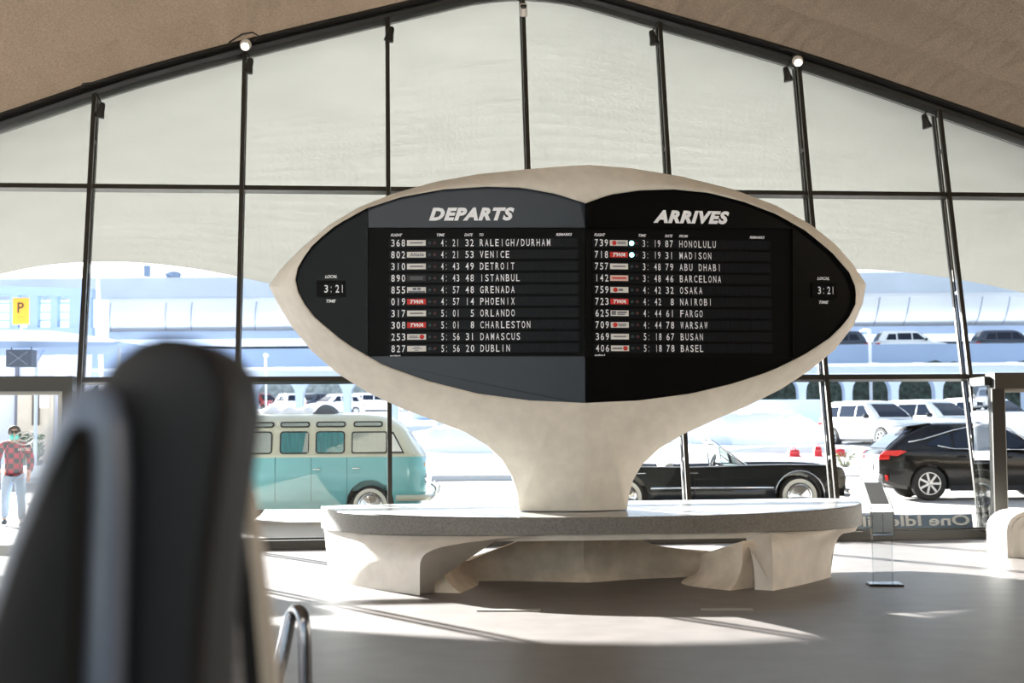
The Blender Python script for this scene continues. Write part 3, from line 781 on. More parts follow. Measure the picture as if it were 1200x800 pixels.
# ================================================================== ROUNDED PLASTER SEAT END (right edge)
sb = G(1203, 654)
pl_ = thing('plaster_seat', 'white plaster seat end with a rounded ribbed arch below the right door', 'seat', sb, R(8))
def arch(x0, x1, h, rr, n=10):
    pts = [(x0, 0)]
    for k in range(n+1):
        a = PI - PI/2*k/n; pts.append((x0+rr+rr*math.cos(a), h-rr*0.8+rr*0.8*math.sin(a)))
    for k in range(n+1):
        a = PI/2 - PI/2*k/n; pts.append((x1-rr+rr*math.cos(a), h-rr*0.8+rr*0.8*math.sin(a)))
    return pts + [(x1, 0)]
m_seat = M('white plaster seat', (232, 228, 220), 0.5)
sc1 = 1667/sb.y
bm = BM(); prism(bm, arch(-0.20, 1.15, 0.565, 0.30), lambda x, z: V((x, 0.10, z)), lambda x, z: V((x, 0.62, z))); obj('outer_arch', bm, m_seat, pl_, True, auto=40)
bm = BM(); prism(bm, arch(-0.145, 1.1, 0.53, 0.28), lambda x, z: V((x, 0.06, z)), lambda x, z: V((x, 0.3, z))); obj('rib', bm, m_seat, pl_, True, auto=40)
bm = BM(); prism(bm, arch(-0.05, 1.0, 0.505, 0.26), lambda x, z: V((x, -0.12, z)), lambda x, z: V((x, 0.25, z))); obj('inner_arch', bm, m_seat, pl_, True, auto=40)
# ---- floor plates
for (x0, x1, y), lb in (((559, 633, 715.5), 'thin metal floor plate in the shade in front of the bench, left one'), ((822, 882, 714.5), 'thin metal floor plate in the sunlit floor before the bench, right one')):
    a, b = G(x0, y), G(x1, y); bm = BM(); bar(bm, a+V((0, 0, .006)), b+V((0, 0, .006)), 0.10, 0.012); tag(obj('floor_plate', bm, M('brushed plate', (150, 146, 140), 0.4, metal=0.3)), lb, 'floor plate', None)

# ================================================================== FOREGROUND: BALUSTRADE AND HANDRAIL
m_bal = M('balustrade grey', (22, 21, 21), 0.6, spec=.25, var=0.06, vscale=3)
m_balr = M('balustrade lit rim', (196, 182, 160), 0.5)  # lit edge put into the paler rim colour
YB = 1.55
bal = thing('balustrade', 'tall blurred grey balustrade end with rounded fins in the left foreground', 'balustrade', V((W(150, 500, YB).x, YB, 0)))
def fin(name, left, right, Y, depth, mat, rnd, top_extra=None):
    """rounded fin: left/right edges given from the top down, carried to the floor"""
    o = bal.location; prof = []
    L_ = [W(x, y, Y)-o for x, y in left]; R_ = [W(x, y, Y)-o for x, y in right]
    def toground(P):
        a, b = P[-2], P[-1]; s = (b.x-a.x)/max(1e-6, (a.z-b.z)); z = b.z
        return P + [V((b.x+s*z*0.35, b.y, 0.0))]
    L_, R_ = toground(L_), toground(R_)
    loop = L_[::-1] + R_
    poly = [(p.x, p.z) for p in loop]
    cxm = sum(p[0] for p in poly)/len(poly); czm = sum(p[1] for p in poly)/len(poly)
    rings = []
    ys = [(0.0, rnd), (0.15*rnd, rnd*0.5), (rnd*0.6, rnd*0.12), (rnd, 0), (depth-rnd, 0), (depth-rnd*.4, rnd*.2), (depth, rnd)]
    n = len(poly); nr = []
    for i in range(n):
        a, b = V(poly[i-1] if i else poly[0]), V(poly[(i+1) % n] if i < n-1 else poly[-1]); t_ = (b-a).normalized(); nr.append(V((t_.y, -t_.x)))
    sgn = 1 if sum((V(poly[i])-V((cxm, czm))).dot(nr[i]) for i in range(n)) > 0 else -1
    for y, ins in ys:
        rings.append([V((poly[i][0]-sgn*nr[i].x*ins, (Y-o.y)+y, max(0, poly[i][1]-sgn*nr[i].y*ins))) for i in range(n)])
    bm = BM(); loft(bm, rings); return obj(name, bm, mat, bal, True, auto=60)
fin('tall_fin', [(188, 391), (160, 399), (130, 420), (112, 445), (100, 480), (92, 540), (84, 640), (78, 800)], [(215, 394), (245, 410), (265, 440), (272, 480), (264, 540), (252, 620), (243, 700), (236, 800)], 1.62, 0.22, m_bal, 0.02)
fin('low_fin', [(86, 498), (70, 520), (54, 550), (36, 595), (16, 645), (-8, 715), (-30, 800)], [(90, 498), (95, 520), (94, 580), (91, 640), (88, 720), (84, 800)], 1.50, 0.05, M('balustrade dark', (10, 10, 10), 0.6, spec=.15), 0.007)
fin('pale_nose', [(92, 448), (70, 472), (52, 510), (30, 565), (2, 635), (-32, 740), (-52, 800)], [(110, 448), (130, 464), (140, 500), (142, 560), (140, 660), (136, 800)], 1.555, 0.06, M('balustrade reflection band', (98, 106, 120), 0.25), 0.016)  # bluish reflection band put into the nose colour
fin('rim', [(266, 440), (272, 500), (281, 560), (289, 620), (298, 700), (306, 800)], [(272, 442), (280, 500), (290, 560), (300, 620), (311, 700), (324, 800)], 1.95, 0.05, M('balustrade lit rim', (226, 214, 194), 0.5), 0.004)
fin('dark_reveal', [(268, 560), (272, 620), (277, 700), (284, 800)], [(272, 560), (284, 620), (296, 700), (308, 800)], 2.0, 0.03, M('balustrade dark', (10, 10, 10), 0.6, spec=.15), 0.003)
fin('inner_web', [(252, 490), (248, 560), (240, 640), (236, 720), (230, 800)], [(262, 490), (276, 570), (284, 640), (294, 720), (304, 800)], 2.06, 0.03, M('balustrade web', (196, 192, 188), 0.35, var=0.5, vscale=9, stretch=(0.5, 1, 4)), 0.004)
YH = 6.6
hr0 = W(345, 715, YH)
hr = thing('handrail', 'bent chrome tube handrail at the bottom edge beside the balustrade', 'handrail', V((hr0.x, YH, 0)))
o_ = hr.location
pts = [W(317, 850, YH+0.0)-o_, W(324, 800, YH)-o_, W(330, 772, YH+.03)-o_, W(336, 742, YH+.05)-o_, W(340, 724, YH+.06)-o_, W(345, 716, YH+.05)-o_, W(351, 716, YH)-o_, W(355, 724, YH-.04)-o_, W(357, 745, YH-.06)-o_, W(358, 800, YH-.06)-o_]
pts = [V((pts[0].x-.12, pts[0].y, 0))] + pts + [V((pts[-1].x+.01, pts[-1].y, 0))]
pts = [V(p) for p in catm([tuple(p) for p in pts], 5)]
for p in pts: p.z = max(p.z, 0)
bm = BM(); tube(bm, pts, 0.031, 14); obj('rail', bm, M('handrail steel', (120, 123, 130), 0.2, metal=1.0), hr, True)
for p in (pts[0], pts[-1]):
    bm = BM(); lathe(bm, [(0.05, 0), (0.05, 0.01), (0.03, 0.018)], (p.x, p.y, 0), 'Z', 16); obj('floor_flange', bm, m_chrome, hr, True, auto=40)

# ================================================================== VEHICLES
def rrplan(x0, x1, hw, z, r, n=5):
    r = min(r, hw*0.95, (x1-x0)*0.49)
    return [V((x, y, z)) for x, y in rrect(x0, x1, -hw, hw, r, n)]
def tyre(bm, r, wdt, c):
    lathe(bm, [(r*.62, -wdt/2), (r*.9, -wdt/2), (r, -wdt*.32), (r, wdt*.32), (r*.9, wdt/2), (r*.62, wdt/2)], c, 'Y', 32)
    return bm
def wheel(root, x, y, r, kind, s):
    """s = side sign (outward y)"""
    wdt = 0.22
    w_ = obj('wheel', tyre(BM(), r, wdt, (x, y, r)), m_tyre, root, True, auto=40)
    yo = y + s*wdt/2
    if kind == 'alloy':
        bm = BM(); lathe(bm, [(r*.66, -.02), (r*.66, .012), (r*.6, .012), (r*.58, -.02)], (0, 0, 0), 'Y', 28)
        lathe(bm, [(r*.15, -.01), (r*.15, .012), (r*.05, .02)], (0, 0, 0), 'Y', 14)
        for k in range(7):
            a = 2*PI*k/7; d = V((math.cos(a), 0, math.sin(a)))
            bar(bm, d*r*.1, d*r*.62, r*.13, 0.02, V((0, 1, 0)))
        for v in bm.verts: v.co.y *= s
        bmesh.ops.translate(bm, vec=V((x, yo, r)), verts=bm.verts); obj('rim', bm, M('alloy', (205, 207, 210), 0.25, metal=.8), w_, True, auto=40)
        bm = BM(); lathe(bm, [(r*.6, -.06), (r*.6, -.05)], (0, 0, 0), 'Y', 24)
        for v in bm.verts: v.co.y *= s
        bmesh.ops.translate(bm, vec=V((x, yo, r)), verts=bm.verts); obj('brake_disc', bm, m_dark, w_)
    else:
        if kind == 'whitewall':
            bm = BM(); lathe(bm, [(r*.86, .0), (r*.86, .006), (r*.68, .01), (r*.66, 0)], (0, 0, 0), 'Y', 32)
            for v in bm.verts: v.co.y *= s
            bmesh.ops.translate(bm, vec=V((x, yo, r)), verts=bm.verts); obj('whitewall', bm, M('whitewall', (232, 230, 222), 0.6), w_, True, auto=40)
        bm = BM(); lathe(bm, [(r*.62, -.02), (r*.62, .015), (r*.55, .03), (r*.5, .012), (r*.32, .03), (r*.2, .05), (r*.05, .06)], (0, 0, 0), 'Y', 28)
        for v in bm.verts: v.co.y *= s
        bmesh.ops.translate(bm, vec=V((x, yo, r)), verts=bm.verts); obj('hubcap', bm, m_chrome if kind == 'whitewall' else M('alloy', (205, 207, 210), 0.25, metal=.8), w_, True, auto=30)

def car(name, label, cat, loc, rz, P, group=None):
    """road car: body lofted along its length, cabin lofted by height. local x: 0 rear to L front, centred on y"""
    root = thing(name, label, cat, loc, rz, group)
    L, hw = P['L'], P['hw']; ox = -L/2; paint = P['paint']
    xs = [q[0] for q in P['top']]; zs = [q[1] for q in P['top']]
    def top(x): return interp(x, xs, zs)
    def wid(x):
        e = min(x, L-x); return hw*(0.80+0.20*smoothstep(e/0.55)) if e < .55 else hw
    def bot(x):
        e = min(x, L-x); return 0.24 + 0.16*(1-smoothstep(e/0.5))
    st = sorted(set([0, .05, .15, .35, .6] + [.6+(L-1.2)*i/22 for i in range(23)] + [L-.6, L-.35, L-.15, L-.05, L]))
    rings = []
    for x in st:
        w_, t, b = wid(x), top(x), bot(x)
        side = [(w_*.86, b), (w_*.97, b+.08), (w_, lerp(b, t, .45)), (w_*.99, lerp(b, t, .8)), (w_*.95, t-.04), (w_*.86, t), (w_*.4, t+.025)]
        rings.append([V((ox+x, y, z)) for y, z in side] + [V((ox+x, -y, z)) for y, z in side[::-1]])
    bm = BM(); loft(bm, rings); body = obj('body', bm, paint, root, True)
    wr = P['wr']; cs = []
    for x in P['axles']:
        for s in (-1, 1):
            bm = BM(); lathe(bm, [(wr*1.14, -.25), (wr*1.14, .25)], (ox+x, s*(hw-.08), wr), 'Y', 32); c = cutter(bm); c.location = V(loc)*0; cs.append(c); c.parent = root
    bpy.context.view_layer.update(); cut(body, cs)
    for p in body.data.polygons: p.use_smooth = True
    try: body.data.set_sharp_from_angle(angle=R(35))
    except Exception: pass
    bm = BM(); box(bm, (0, 0, .42), (L*.86, hw*1.5, .34)); obj('underbody', bm, m_dark, root)
    for x in P['axles']:
        for s in (-1, 1): wheel(root, ox+x, s*(hw-.12), wr, P.get('wheel', 'alloy'), s)
    g = P.get('cabin')
    if g:
        zz = [q[0] for q in g]
        X0 = lambda z: ox+interp(z, zz, [q[1] for q in g]); X1 = lambda z: ox+interp(z, zz, [q[2] for q in g]); HWc = lambda z: interp(z, zz, [q[3] for q in g])
        rings = []
        n = 8
        for i in range(n+1):
            z = lerp(zz[0], zz[-1], i/n); rings.append(rrplan(X0(z), X1(z), HWc(z), z, .22))
        zt_ = zz[-1]; rings.append(rrplan(X0(zt_)+.12, X1(zt_)-.18, HWc(zt_)-.1, zt_+.05, .25)); rings.append(rrplan(X0(zt_)+.5, X1(zt_)-.5, HWc(zt_)-.35, zt_+.075, .25))
        bm = BM(); loft(bm, rings); cab = obj('cabin', bm, paint, root, True, auto=50)
        for poly in P['windows']:
            for s in (-1, 1):
                bm = BM(); prism(bm, poly, lambda x, z: V((ox+x, s*(HWc(z)+.012), z)), lambda x, z: V((ox+x, s*(HWc(z)-.03), z))); obj('side_window', bm, m_cglass, root)
        za, zb_ = P['wsz']
        for front in (1, 0):
            bm = BM()
            def f(u, v, d):
                z = lerp(za, zb_, v); x = (X1(z)+d) if front else (X0(z)-d); return V((x, u*(HWc(z)-.17), z))
            loft(bm, [[f(-1, k/8, .018), f(1, k/8, .018), f(1, k/8, -.03), f(-1, k/8, -.03)] for k in range(9)])
            obj('windscreen' if front else 'rear_window', bm, m_cglass, root)
        for s in (-1, 1):                                  # door mirrors
            bm = BM(); box(bm, (ox+P['mirror'], s*(hw+.10), zz[0]+.10), (.12, .22, .15), bev=.03); obj('door_mirror', bm, P.get('mcol', m_dark), root)
    for s in (-1, 1):
        tz = top(.2)
        bm = BM(); box(bm, (ox+.10, s*hw*.72, tz-.14), (.24, hw*.34, .11), bev=.03); obj('tail_lamp', bm, m_red, root)
        tz = top(L-.2)
        bm = BM(); box(bm, (ox+L-.13, s*hw*.68, tz-.16), (.26, hw*.4, .13), bev=.03); obj('headlamp', bm, M('headlamp', (220, 226, 230), .1), root)
        bm = BM(); bar(bm, (ox+P['axles'][0]+wr*1.2, s*hw*.985, .27), (ox+P['axles'][1]-wr*1.2, s*hw*.985, .27), .05, .12); obj('sill', bm, m_dark, root)
        if P.get('handles'):
            for x in P['handles']:
                bm = BM(); box(bm, (ox+x, s*(hw+.005), top(x)-.14), (.2, .03, .035), bev=.01); obj('door_handle', bm, P.get('hcol', paint), root)
    bm = BM(); box(bm, (ox+L-.03, 0, .56), (.1, hw*1.05, .26), bev=.03); obj('grille', bm, m_dark, root)
    bm = BM(); box(bm, (ox+.0, 0, .72), (.05, .5, .13), bev=.01); obj('number_plate', bm, m_white, root)
    return root
SUV = dict(L=4.6, hw=.92, wr=.36, axles=(.95, 3.65), top=[(0, .95), (.1, 1.02), (1.0, 1.05), (3.2, 1.05), (3.5, 1.02), (4.3, .92), (4.6, .78)],
           cabin=[(1.03, .08, 3.45, .88), (1.3, .2, 3.15, .82), (1.64, .45, 2.62, .70)], windows=[[(.55, 1.12), (1.2, 1.12), (1.2, 1.5), (.75, 1.5)], [(1.28, 1.12), (2.15, 1.12), (2.15, 1.54), (1.28, 1.54)], [(2.22, 1.12), (3.0, 1.12), (2.55, 1.54), (2.22, 1.54)]],
           wsz=(1.1, 1.58), mirror=3.0, handles=(1.4, 2.5))
m_wpaint = M('white car paint', (240, 241, 243), .25, coat=.6)
m_kpaint = M('black car paint', (6, 6, 8), .2, coat=.3, spec=.3)
def suv(paint, **k):
    d = dict(SUV); d['paint'] = paint; d.update(k); return d
def ground_at(px, Y): 
    p = W(px, 500, Y); return V((p.x, Y, zg(Y)))

# ---- black crossover at the right
LX = dict(L=4.89, hw=.95, wr=.372, axles=(1.04, 3.83), paint=m_kpaint, top=[(0, .98), (.08, 1.08), (.9, 1.12), (3.2, 1.06), (3.6, 1.03), (4.5, .9), (4.89, .75)],
          cabin=[(1.08, .12, 3.75, .88), (1.25, .3, 3.42, .84), (1.44, .56, 3.05, .78), (1.62, .95, 2.6, .70)],
          windows=[[(.98, 1.2), (1.55, 1.15), (1.55, 1.44), (1.32, 1.40)], [(1.62, 1.15), (2.55, 1.13), (2.5, 1.56), (1.9, 1.55), (1.62, 1.47)], [(2.62, 1.13), (3.35, 1.12), (2.78, 1.53), (2.58, 1.555)]], wsz=(1.14, 1.57), mirror=3.15, mcol=m_kpaint, handles=(1.75, 2.75))
lx = car('black_crossover', 'glossy black crossover car parked at the kerb by the right door', 'car', (10.42, 31.85, -0.02), 0, LX)
lo = -4.89/2
def cwy(z): return interp(z, [1.08, 1.25, 1.44, 1.62], [.88, .84, .78, .70])+.02
for s in (-1, 1):
    bm = BM(); tube(bm, [V((lo+x, s*cwy(z), z)) for x, z in ((.62, 1.27), (.95, 1.33), (1.3, 1.43), (1.62, 1.52), (1.95, 1.585), (2.5, 1.60), (2.85, 1.55), (3.4, 1.12))], .014, 6); obj('chrome_trim', bm, m_chrome, lx, True)
    bm = BM(); tube(bm, [V((lo+x, s*cwy(z), z)) for x, z in ((1.25, 1.19), (1.6, 1.12), (2.5, 1.10), (3.35, 1.09))], .012, 6); obj('chrome_trim', bm, m_chrome, lx, True)
    bm = BM(); prism(bm, [(.02, 1.0), (.36, .97), (.56, 1.07), (.42, 1.10), (.1, 1.08)], lambda x, z: V((lo+x, s*(.955-.10*max(0, .4-x)/.4), z)), lambda x, z: V((lo+x, s*(.80), z))); obj('tail_lamp', bm, m_red, lx)
    bm = BM(); box(bm, (lo+.12, s*.9, .50), (.05, .06, .12)); obj('reflector', bm, m_red, lx)
bm = BM(); prism(bm, [(.55, 1.60), (.98, 1.66), (1.2, 1.68), (.98, 1.62)], lambda x, z: V((lo+x, -.64, z)), lambda x, z: V((lo+x, .64, z))); obj('spoiler', bm, m_kpaint, lx)
bm = BM(); box(bm, (lo+.02, 0, .46), (.12, 1.6, .26), bev=.05); obj('rear_bumper', bm, M('bumper silver', (150, 152, 156), .3), lx)

# ---- white parked SUVs at the right
car('white_suv', 'white SUV with dark windscreen parked beyond the snow bank, leftmost of three', 'car', ground_at(1026, 56.5), R(-64), suv(m_wpaint), 'white SUVs parked beyond the black crossover')
car('white_suv', 'white SUV parked directly above the roof of the black crossover', 'car', ground_at(1097, 57.5), R(-58), suv(m_wpaint, L=4.8), 'white SUVs parked beyond the black crossover')
car('white_suv', 'white SUV half hidden behind the mullion left of the right door', 'car', ground_at(1162, 60), R(-55), suv(m_wpaint), 'white SUVs parked beyond the black crossover')
for o in list(COL.objects):
    if o.name.startswith('white_suv'): o.scale = (1.08, 1.08, 1.08)
m_redp = M('red car paint', (176, 40, 44), .3, coat=.5); m_bluep = M('dark blue car paint', (52, 62, 78), .3, coat=.5)
for px, Y, rz, mt, lb in ((307, 122, -45, m_redp, 'red SUV parked in the far lot at the left'), (338, 113, 115, m_wpaint, 'white SUV with its tail towards us between the red and the dark SUV'), (366, 121, -120, m_bluep, 'dark SUV in the far lot left of the white SUV above the roof bundle'),
                          (392, 109.0, -140, m_wpaint, 'white SUV with its nose to the left above the grey roof bundle'), (441, 116, 0, m_wpaint, 'white car under the left end of the flight board'), (286, 108, -70, m_wpaint, 'white car at the far left of the lot, next to the blurred balustrade')):
    car('parked_car', lb, 'car', ground_at(px, Y), R(rz), suv(mt), 'cars parked in the far left lot')

# ---- turquoise camper van
m_turq = M('turquoise paint', (112, 190, 198), .28, coat=.6); m_cream = M('cream paint', (206, 208, 190), .35, coat=.4)
VX, VY = -2.46, 25.45
van = thing('camper_van', 'vintage turquoise and cream camper van with roof windows beyond the left glass', 'van', (VX, VY, -0.02))
S_ = 67.8
def vx(px): return (px-433)/S_
def vz(py): return (612-py)/S_
ZV = [(.27, -3.18, .78, .80), (.36, -3.26, .88, .85), (.6, -3.30, .95, .87), (.9, -3.30, .955, .87), (1.1, -3.29, .92, .865), (1.19, -3.28, .88, .86)]
ZU_ = [(1.19, -3.28, .88, .86), (1.25, -3.26, .83, .85), (1.62, -3.18, .60, .80), (1.70, -3.14, .53, .775), (1.80, -3.05, .40, .73), (1.88, -2.9, .22, .62), (1.93, -2.6, 0.0, .40)]
def vw(z): return interp(z, [q[0] for q in ZV+ZU_], [q[3] for q in ZV+ZU_])
bm = BM(); loft(bm, [rrplan(a, b, h, z, .34, 7) for z, a, b, h in ZV]); lowb = obj('lower_body', bm, m_turq, van, True)
cs = []
for x in (0, -2.4):
    for s in (-1, 1):
        bm = BM(); lathe(bm, [(.41, -.3), (.41, .3)], (x, s*.78, .36), 'Y', 32); c = cutter(bm); c.parent = van; cs.append(c)
bpy.context.view_layer.update(); cut(lowb, cs)
for p in lowb.data.polygons: p.use_smooth = True
lowb.data.set_sharp_from_angle(angle=R(40))
bm = BM(); loft(bm, [rrplan(a, b, h, z, .34, 7) for z, a, b, h in ZU_]); obj('upper_body', bm, m_cream, van, True, auto=50)
bm = BM(); loft(bm, [rrplan(a-.012, b+.012, h+.012, z, .34, 7) for z, a, b, h in ((1.165, -3.28, .89, .86), (1.205, -3.28, .875, .858))]); obj('belt_moulding', bm, m_cream, van, True, auto=50)
bm = BM(); box(bm, (-1.2, 0, .42), (3.6, 1.3, .3)); obj('underbody', bm, m_dark, van)
for x in (0, -2.4):
    for s in (-1, 1): wheel(van, x, s*.74, .335, 'whitewall', s)
m_rub = M('window rubber', (30, 40, 42), .6); m_cur = M('teal curtain', (112, 204, 220), .8, var=.35, vscale=14, stretch=(3, 1, .15)); m_pale = M('pale blind', (246, 250, 250), .7, var=.12, vscale=14, stretch=(4, 1, .1)); m_vg = glass('van glass', (.95, .98, .98), .9, .05)
def vwin(x0, x1, z0, z1, r, fill, name='side_window'):
    for s in (-1, 1):
        f = lambda d: (lambda x, z: V((x, s*(vw(z)+d), z)))
        bm = BM(); prism(bm, rrect(x0, x1, z0, z1, r), f(.012), f(-.03)); w_ = obj(name, bm, m_rub, van)
        bm = BM(); prism(bm, rrect(x0+.025, x1-.025, z0+.025, z1-.025, r*.7), f(.016), f(.010)); obj('curtain' if fill is not m_pale else 'blind_and_glare', bm, fill, w_)
        bm = BM(); prism(bm, rrect(x0+.02, x1-.02, z0+.02, z1-.02, r*.7), f(.022), f(.018)); obj('pane', bm, m_vg, w_)
zw0, zw1, zs0, zs1 = vz(529), vz(502.5), vz(498.2), vz(491.2)
for a, b, fl in ((285, 318.5, m_pale), (327, 361.3, m_cur), (369, 403.5, m_cur), (243, 277, m_cur)): vwin(vx(a), vx(b), zw0, zw1, .06, fl)
for s in (-1, 1):                                           # white end of the middle curtain
    bm = BM(); f = lambda d: (lambda x, z: V((x, s*(vw(z)+d), z)))
    prism(bm, [(vx(354), zw0+.03), (vx(360.3), zw0+.03), (vx(360.3), zw1-.03), (vx(357.5), zw1-.03)], f(.0165), f(.012)); obj('curtain_edge', bm, m_pale, van)
for a, b in ((285, 320), (327, 362), (369, 404), (413, 447.5)): vwin(vx(a), vx(b), zs0, zs1, .045, m_pale, 'roof_window')
vwin(vx(411), vx(453), zw0, zw1-.01, .04, m_pale, 'door_window')  # bright reflection in the cab door window put in as pale fill
for s in (-1, 1):
    f = lambda d: (lambda x, z: V((x, s*(vw(z)+d), z)))
    bm = BM(); prism(bm, [(vx(456), zw0), (vx(473), zw0), (vx(460), zw1-.02), (vx(456), zw1-.02)], f(.012), f(-.03)); q_ = obj('quarter_window', bm, m_rub, van)
    bm = BM(); prism(bm, [(vx(457.5), zw0+.03), (vx(470.5), zw0+.03), (vx(459.5), zw1-.06), (vx(457.5), zw1-.06)], f(.018), f(.01)); obj('pane', bm, m_pale, q_)  # bright reflection put into the pane colour
def vfx(z): return interp(z, [q[0] for q in ZU_], [q[2] for q in ZU_])
for s in (-1, 1):
    bm = BM(); P_ = [(.04, 1.27), (.70, 1.27), (.60, 1.60), (.04, 1.60)]
    def wf(y, z, d): 
        e = max(0, y-.46); return V((vfx(z)+d-e*e*1.2, s*y, z))
    prism(bm, P_, lambda y, z: wf(y, z, .012), lambda y, z: wf(y, z, -.03)); obj('windscreen', bm, M('windscreen bright reflection', (214, 226, 232), .08), van)  # bright reflection put into the opaque windscreen colour
    bm = BM(); lathe(bm, [(.10, -.02), (.105, .03), (.09, .05), (.04, .06)], (.915, s*.55, .78), 'X', 20); obj('headlamp', bm, m_chrome, van, True, auto=40)
    bm = BM(); lathe(bm, [(.04, -.02), (.04, .03), (.02, .045)], (.89, s*.60, 1.02), 'X', 14); obj('indicator', bm, M('amber', (220, 150, 60), .2), van, True, auto=40)
    for xx, z0_, z1_ in ((vx(364), .3, 1.17), (vx(406), .3, 1.17), (vx(322), .3, 1.17)):
        bm = BM(); bar(bm, (xx, s*.868, z0_+.1), (xx, s*.866, z1_), .008, .012, V((0, 1, 0))); obj('door_seam', bm, M('seam', (60, 110, 116), .6), van)
    for xx, zz_ in ((vx(371), vz(547)), (vx(417), vz(546))):
        bm = BM(); box(bm, (xx, s*.885, zz_), (.13, .03, .025), bev=.008); obj('door_handle', bm, m_chrome, van)
bm = BM(); pts = [(.45, -.93, .46), (.85, -.90, .46), (1.0, -.6, .46), (1.04, 0, .46), (1.0, .6, .46), (.85, .90, .46), (.45, .93, .46)]; tube(bm, catm(pts, 4), .055, 8); obj('bumper', bm, m_cream, van, True)
for s in (-1, 1):
    bm = BM(); tube(bm, catm([(.98, s*.62, .40), (1.10, s*.62, .50), (1.11, s*.6, .62), (1.03, s*.55, .68)], 4), .025, 6); obj('bumper_guard', bm, m_chrome, van, True)
def lumpy(name, lab, cat, x0, x1, y0, y1, zf, mat, nx=40, ny=10, seed=0.0, loc=None):
    bm = BM(); rows = []
    for i in range(nx+1):
        row = []
        for j in range(ny+1):
            u, v = i/nx, j/ny; x, y = lerp(x0, x1, u), lerp(y0, y1, v)
            row.append(V((x, y, zf(u, v, noise.noise((x*1.3+seed, y*1.3, seed)), noise.noise((x*4+seed, y*4, 2))))))
        rows.append(row)
    top = [[bm.verts.new(p) for p in r] for r in rows]
    for i in range(nx):
        for j in range(ny): bm.faces.new((top[i][j], top[i+1][j], top[i+1][j+1], top[i][j+1]))
    o = obj(name, bm, mat, None, True)
    if lab: tag(o, lab, cat)
    return o
def bump(u, v): return (math.sin(PI*u)**.35)*(math.sin(PI*v)**.6)
lumpy('roof_snow', 'wavy strip of snow lying on the camper van roof', 'snow', VX+vx(280), VX+vx(372), VY-.45, VY+.45, lambda u, v, a, b: 1.86+bump(u, v)*(.17+.07*a+.03*b+.03*math.sin(u*26)), m_snow)
lumpy('roof_bundle', 'dark grey folded cover bundled on the camper van roof', 'cover', VX+vx(361), VX+vx(394), VY-.5, VY+.1, lambda u, v, a, b: 1.86+(math.sin(PI*u)**.5)*(math.sin(PI*v)**.5)*(.26*(1-.55*u)+.08*a+.04*b), M('grey cover', (92, 98, 106), .8), 24, 12, 5.0)

# ---- dark convertible
LX0, LY, LS = 5.23, 27.05, 64.0
def kx(px): return (px-935)/LS
def kz(py): return (606-py)/LS
m_lp = M('dark green black paint', (10, 20, 24), .2, coat=.5, spec=.3)
cv = thing('convertible', 'long dark open convertible with whitewall tyres right of the board pedestal', 'car', (LX0, LY, -0.02))
xsL = [-4.62, -4.55, -4.3, -3.9, -3.2, -2.6, -2.0, -1.4, -.8, -.3, .2, .5, .74, .82, .86]
tL = [.80, .88, .92, .93, .92, .91, .90, .91, .93, .935, .93, .92, .90, .86, .78]
rings = []
for x, t in zip(xsL, tL):
    e = min(x+4.62, .86-x); w_ = .99*(.9+.1*smoothstep(e/.4)); b = .22+.14*(1-smoothstep(e/.5))
    side = [(w_*.88, b), (w_*.96, b+.06), (w_, .5), (w_*.985, .56), (w_*.97, t-.05), (w_*.95, t), (w_*.90, t+.005), (w_*.84, t-.04)]
    rings.append([V((x, y, z)) for y, z in side] + [V((x, -y, z)) for y, z in side[::-1]])
bm = BM(); loft(bm, rings); cb = obj('body', bm, m_lp, cv, True)
cs = []
for x in (0, -3.2):
    for s in (-1, 1):
        bm = BM(); lathe(bm, [(.43, -.25), (.43, .25)], (x, s*.95, .38), 'Y', 32); c = cutter(bm); c.parent = cv; cs.append(c)
bm = BM(); box(bm, (-2.3, 0, .9), (1.95, 1.5, .7)); c = cutter(bm); c.parent = cv; cs.append(c)
bpy.context.view_layer.update(); cut(cb, cs)
for p in cb.data.polygons: p.use_smooth = True
cb.data.set_sharp_from_angle(angle=R(30))
bm = BM(); box(bm, (-1.9, 0, .4), (4.4, 1.5, .3)); obj('underbody', bm, m_dark, cv)
for x in (0, -3.2):
    for s in (-1, 1): wheel(cv, x, s*.86, .365, 'whitewall', s)
m_lea = M('pale leather', (214, 208, 198), .5)
for x in (-2.05, -2.95):
    bm = BM(); box(bm, (x, 0, .66), (.5, 1.4, .2), bev=.05); b_ = obj('seat', bm, m_lea, cv, True, auto=40)
    bm = BM(); box(bm, (x-.28, 0, .80), (.16, 1.4, .36), Matrix.Rotation(R(-10), 3, 'Y'), .05); obj('seat_back', bm, m_lea, cv, True, auto=40)
bm = BM()
for k in range(24):
    pass
ring = [V((-1.50+.07*math.cos(2*PI*k/24)*.9, -.38+.19*math.sin(2*PI*k/24), .98+.16*math.cos(2*PI*k/24))) for k in range(25)]
tube(bm, ring, .014, 6); 
for k in (0, 8, 16): tube(bm, [(-1.50, -.38, .98), ring[k]], .01, 6)
tube(bm, [(-1.50, -.38, .98), (-1.15, -.38, .85)], .02, 8); obj('steering_wheel', bm, m_dark, cv, True)
wb, wt = kx(872), kx(836)
